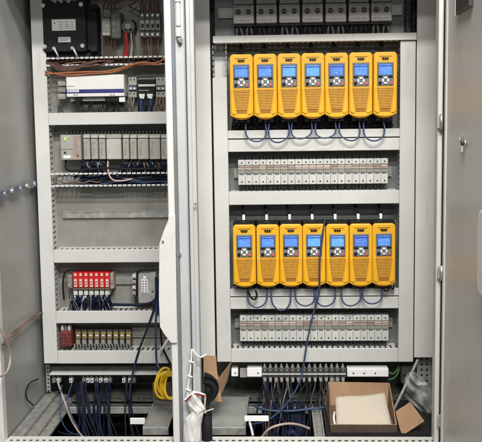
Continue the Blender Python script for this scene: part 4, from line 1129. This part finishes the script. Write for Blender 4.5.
# white plastic bag on the post: crumpled sheet with thickness
def crumple(outline, Y, depth, name, m_, label, cat, n=20, seed=1, amp=.006, thick=.0012):
    """outline: list of (v, uleft, uright)"""
    rnd = random.Random(seed); b = B(); grid = []
    ph = [(rnd.uniform(0, 6), rnd.uniform(2, 7), rnd.uniform(2, 7)) for _ in range(7)]
    rows = 34
    for i in range(rows+1):
        f = i/rows*(len(outline)-1); k = min(int(f), len(outline)-2); g = f-k
        v, a, e = [outline[k][q]*(1-g)+outline[k+1][q]*g for q in range(3)]
        row = []
        for j in range(n+1):
            s = j/n
            d = sum((1-2*abs(math.sin(p0+p1*s*1.6+p2*i/rows*2.6*(1 if q_ % 2 else -1))))*(.8**q_) for q_, (p0, p1, p2) in enumerate(ph))/2.6+rnd.uniform(-.05, .05)
            y = Y-depth*math.sin(math.pi*s)**.7+amp*d
            row.append(b.bm.verts.new(W(a+(e-a)*s, v, y)))
        grid.append(row)
    for i in range(rows):
        for j in range(n):
            f = b.bm.faces.new((grid[i][j], grid[i+1][j], grid[i+1][j+1], grid[i][j+1])); f.smooth = True
    bmesh.ops.recalc_face_normals(b.bm, faces=b.bm.faces)
    ret = bmesh.ops.solidify(b.bm, geom=list(b.bm.faces), thickness=thick)
    return tag(b.build(name, m_), label, cat)
crumple([(391, 191.5, 196), (396, 188.5, 199), (404, 187.3, 203), (410, 189, 206.5), (413, 190.5, 204), (419, 184, 202.5), (428, 183, 201), (444, 183, 200.5)], -.445, .02, 'plastic_bag', 'bag', 'crumpled white plastic bag tied at the foot of the centre post', 'bag', 34, 4, .0042, .0008)
b = B(); b.tube([W(206, 354.5, -.42), W(200.5, 357.2, -.445), W(196, 354, -.45), W(192, 349.5, -.45), W(191.5, 356, -.45), W(191, 362, -.45), W(190.4, 369, -.45), W(189.5, 377, -.45), W(188.2, 385, -.45), W(187.6, 394, -.45), W(187, 400, -.45)], .0026)
for u, v in ((191.2, 362), (189.8, 376.5), (188.2, 390)):
    b.tube([W(u-1.8, v-.8, -.452), W(u, v, -.456), W(u+2.2, v+.4, -.452)], .0028)
tag(b.build('white_string', 'bright'), 'knotted white string hanging down the front of the centre post', 'string')
b = B(); b.tube([W(185, 401.5, -.46), W(190, 396.8, -.462), W(196, 394.3, -.462), (W(202, 395.6, -.46)), W(206, 397.6, -.44)], .0028)
tag(b.build('red_wire', 'redwire'), 'red wire curving over the top of the white plastic bag', 'cable')
b = B(); b.tube([W(185, 399.6, -.462), W(190, 395, -.464), W(196, 392.4, -.464), W(202, 393.8, -.462), W(205, 396, -.45), W(204.5, 408, -.43), W(205.5, 413, -.43)], .003)
tag(b.build('white_wire', 'bright'), 'white wire curving beside the red wire over the plastic bag', 'cable')

# cardboard box with paper
def lerp(a, c, f): return a+(c-a)*f
yb0, yb1 = -.345, -.10
xb0, xb1 = X(330.5, 428, yb0), X(397, 428, yb0)
zb0 = Z(362, 432.5, yb0); zb1 = Z(362, 424.5, yb0)
ztop = Z(362, 382.5, yb1+.02)
t = thing('cardboard_box', ((xb0+xb1)/2, (yb0+yb1)/2, zb0), 'open brown cardboard box holding cream sheets in the right base', 'box')
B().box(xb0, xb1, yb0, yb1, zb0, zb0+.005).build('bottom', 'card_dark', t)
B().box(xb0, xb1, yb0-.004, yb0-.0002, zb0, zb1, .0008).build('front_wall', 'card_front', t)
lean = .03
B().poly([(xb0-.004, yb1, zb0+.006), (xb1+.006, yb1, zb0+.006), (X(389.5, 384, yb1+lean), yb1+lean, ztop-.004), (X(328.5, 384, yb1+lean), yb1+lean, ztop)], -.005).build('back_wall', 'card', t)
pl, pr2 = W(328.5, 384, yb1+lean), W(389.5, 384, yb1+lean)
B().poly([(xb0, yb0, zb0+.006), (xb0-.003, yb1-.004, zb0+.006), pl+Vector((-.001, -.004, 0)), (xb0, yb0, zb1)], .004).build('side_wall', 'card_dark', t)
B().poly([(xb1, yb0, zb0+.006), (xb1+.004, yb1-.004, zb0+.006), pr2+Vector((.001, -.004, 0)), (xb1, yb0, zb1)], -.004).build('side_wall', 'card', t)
for nm_, pa_, pb_, nn in (('corrugated_edge', (xb0, yb0-.0021, zb1+.0004), (xb1, yb0-.0021, zb1+.0004), 44), ('corrugated_edge', tuple(pl+Vector((0, .0025, .0004))), tuple(pr2+Vector((0, .0025, .0004))), 40)):
    b = B(); A_, B_ = Vector(pa_), Vector(pb_)
    for q in range(nn):
        m_ = A_.lerp(B_, (q+.5)/nn); b.box(m_.x-.0012, m_.x+.0012, m_.y-.0017, m_.y+.0017, m_.z, m_.z+.0012+.0008*random.random())
    stuff(b.build(nm_, 'card_edge', t))
random.seed(11)
for k in range(6):
    du = random.uniform(-.6, .6); o_ = k*.0022
    c4 = [W(336.5+du, 427.5, yb0+.012), W(391.5+du, 428.4, yb0+.012), W(384.8+du, 398+du, yb0+.11)+Vector((0, .01, 0)), W(335.6+du, 401, yb0+.11)+Vector((0, .01, 0))]
    b = B(); ng = 12; gr = []
    for i in range(ng+1):
        row = []
        for j in range(ng+1):
            p_ = c4[0].lerp(c4[1], j/ng).lerp(c4[3].lerp(c4[2], j/ng), i/ng)
            wz = .0005*math.sin(j*.9+k)+.0009*math.sin(i*.45+j*.25+k*1.7)+.005*max(0, j/ng-.72)*max(0, i/ng-.5)*(1 if k == 5 else .4)*8
            row.append(b.bm.verts.new(p_+Vector((0, 0, o_+wz*(k/5)))))
        gr.append(row)
    for i in range(ng):
        for j in range(ng):
            f = b.bm.faces.new((gr[i][j], gr[i][j+1], gr[i+1][j+1], gr[i+1][j])); f.smooth = True
    bmesh.ops.recalc_face_normals(b.bm, faces=b.bm.faces); bmesh.ops.solidify(b.bm, geom=list(b.bm.faces), thickness=.0008)
    tag(b.build('paper_sheet', 'paper'), 'cream sheet in the cardboard box, %s from the bottom of the stack' % ORD[k], 'paper', 'sheets in the cardboard box')
b = B(); b.cyl(W(335.3, 426.4, yb0+.01), .0038, (0, -1, 0), .004, 10); b.tube([W(334.4, 412, yb0+.02), W(333.8, 418, yb0+.02), W(334.8, 424, yb0+.015)], .0035)
tag(b.build('white_fitting', 'bright'), 'tiny white fitting in the left front corner of the cardboard box', 'fitting')
def on_plane(u, v, p, n):
    d = FWD + RGT*((u-241)/FPX) - UPV*((v-221)/FPX)
    return CAM + d*((Vector(p)-CAM).dot(n)/d.dot(n))
fp = W(402.5, 435, -.352); fn = Vector((-.25, -.75, .62)).normalized()
b = B(); b.poly([on_plane(u, v, fp, fn) for u, v in ((395.5, 411.5), (400.5, 408), (405, 405.5), (409.5, 402), (411.5, 403.5), (424.5, 421), (413, 428.5), (402.5, 435.5), (399.5, 428))], .004)
tag(b.build('cardboard_flap', 'card'), 'brown cardboard flap lying right of the cardboard box', 'cardboard')
b = B(); b.tube([W(417.5, 360, -.02), W(413, 370, -.06), W(394.2, 409, -.24)], .0046, 8, 2)
tag(b.build('metal_rod', 'starter_low'), 'slanted pale metal rod right of the cardboard box', 'rod')
crumple([(372, 408, 416), (380, 404, 424), (388, 403, 430), (396, 405, 433), (406, 412, 434), (416, 420, 435), (428, 427, 436)], -.10, .05, 'clear_sheet', 'clear', 'crumpled clear plastic sheet in the lower right corner', 'plastic sheet', 26, 9, .018, .0006)
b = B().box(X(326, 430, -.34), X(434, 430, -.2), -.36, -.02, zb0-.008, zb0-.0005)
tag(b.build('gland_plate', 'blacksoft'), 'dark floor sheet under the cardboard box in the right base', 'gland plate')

# ================================================================== POST FITTINGS
b = B()
def U(u, v): p_ = W(u, v, YF-.012); return (p_.x, p_.z)
b.prism([U(168.3, 215), U(168.3, 220), U(163.2, 232), U(159.3, 244), U(158.8, 300), U(160.0, 327), U(163.5, 333), U(171, 343), U(177, 343), U(175.2, 215)], YF-.012, YF-.0045, .001)
cv = tag(b.build('post_cover', 'paint'), 'white chamfered cover plate fixed to the left edge of the centre post', 'cover plate')
B().cyl(W(163, 241.5, YF-.0122), .004, (0, -1, 0), .003, 10).build('screw', 'steel', cv)
t = thing('hinge', W(178.5, 37, YF), 'white hinge bar with grey knob at the top of the centre post', 'hinge')
x0, x1 = X(175.5, 20, YF-.012), X(180.6, 20, YF-.012)
B().box(x0, x1, YF-.012, YF+.0035, Z(178, 37, YF), Z(178, 27.5, YF), .002).build('bracket', 'paint', t)
B().box(x0+.001, x1-.001, YF-.014, YF+.0035, Z(178, 26.8, YF), Z(178, 3, YF), .003).build('arm', 'paint', t)
B().box(x0, x1, YF-.012, YF+.0035, Z(178, 2.4, YF), Z(178, -12, YF), .002).build('bracket', 'paint', t)
B().cyl(W(178.8, 39.3, YF), .007, (.5, -.9, -.3), .016, 12).build('knob', 'plc', t)
B().cyl(W(179.5, 41, YF), .004, (.3, -.5, -1), .012, 10).build('pin', 'relay_grey', t)
for v in (110, 157, 203, 253, 366):
    if v in (110,): continue
for i, (u, v) in enumerate(((180.2, 254), (195.6, 204))):
    b = B().cyl(W(u, v, YF-.001), .0042, (0, -1, 0), .005, 10); tag(b.build('post_screw', 'steel'), 'small screw on the centre post, the %s one' % ('lower', 'upper')[i], 'screw')

# ================================================================== RIGHT DOOR, open at a right angle
xd = X(444.6, 200, YF)
dr = thing('cabinet_door', (xd, YF, Z0-.3), 'grey open cabinet door on the right edge', 'door')
B().box(xd, xd+.02, YF-.85, YF-.006, Z0-.3, ZT, .003).build('panel', 'door', dr)
def doorpt(u, v, off=0.0):
    d = FWD + RGT*((u-241)/FPX) - UPV*((v-221)/FPX)
    t_ = (xd-off-CAM.x)/d.x
    return CAM + d*t_
B().box(xd-.006, xd-.0003, YF-.03, YF-.008, Z0-.28, ZT-.02, .002).build('edge_fold', 'door', dr)
# label pocket
pa, pb = doorpt(460, 14), doorpt(473.5, 6)
t = thing('document_holder', pa, 'dark document holder at the top of the open door', 'document holder')
B().box(xd-.012, xd-.0004, pb.y, pa.y, pa.z, pa.z+.16, .002).build('pocket', 'holder', t)
B().box(xd-.013, xd-.0004, pa.y+.0003, pa.y+.010, pa.z-.004, pa.z+.16, .001).build('frame', 'door', t)
# wing lock
c = doorpt(466, 143, .001)
t = thing('wing_lock', c, 'small chrome wing lock on the open door', 'lock')
B().cyl(c, .010, (-1, 0, 0), .006, 16).build('rosette', 'steel', t)
b = B(); b.tube([c+Vector((-.006, 0, 0)), c+Vector((-.011, .012, .005)), c+Vector((-.012, .026, .012))], .0035)
b.tube([c+Vector((-.006, 0, 0)), c+Vector((-.011, -.002, -.010)), c+Vector((-.012, -.010, -.024))], .003)
b.tube([c+Vector((-.006, 0, 0)), c+Vector((-.011, -.004, .008)), c+Vector((-.012, -.008, .018))], .0035)
b.build('wing', 'starter_low', t)
B().cyl(c+Vector((-.0065, -.002, .0)), .006, (-1, 0, 0), .007, 10).build('spindle', 'relay_dark', t)
# lever handle cover
ha, hb = doorpt(475.8, 289, .03), doorpt(475.8, 206, .03)
yy0 = ha.y; zc0, zc1 = ha.z, hb.z; wv = .10
b = B(); pts = []
for j in range(9): a = rad(180+180*j/8); pts.append((yy0-wv/2+wv/2*math.cos(a), zc0+.02+.03*math.sin(a)))
for j in range(9): a = rad(180*j/8); pts.append((yy0-wv/2+wv/2*math.cos(a), zc1-.03+.03*math.sin(a)))
A = [b.bm.verts.new((xd-.030, y, z)) for y, z in pts]; A2 = [b.bm.verts.new((xd-.0004, y, z)) for y, z in pts]
fs = [b.bm.faces.new(A), b.bm.faces.new(A2[::-1])]
for i in range(len(pts)): fs.append(b.bm.faces.new((A[i], A2[i], A2[(i+1) % len(pts)], A[(i+1) % len(pts)])))
bmesh.ops.recalc_face_normals(b.bm, faces=fs)
bmesh.ops.bevel(b.bm, geom=list(fs[0].edges), offset=.008, segments=3, affect='EDGES', profile=.5)
t = b.build('handle', 'bright', dr); t['label'] = 'long white rounded handle cover'
B().box(xd-.010, xd-.0004, yy0+.001, yy0+.012, zc0+.01, zc0+.05, .002).build('catch', 'relay_grey', t)
# hinges between door and right post
for i, v in enumerate((122, 273, 421)):
    p = W(441.5, v, YF-.004)
    t = B().cyl(p+Vector((-.001, -.002, -.022)), .0048, (0, 0, 1), .044, 12).build('hinge', 'steel', dr)
    B().box(p.x-.012, p.x-.002, YF-.003, YF-.0004, p.z-.018, p.z+.018, .001).build('leaf', 'starter_low', t)

for o in bpy.data.objects:
    if 'org' in o: del o['org']
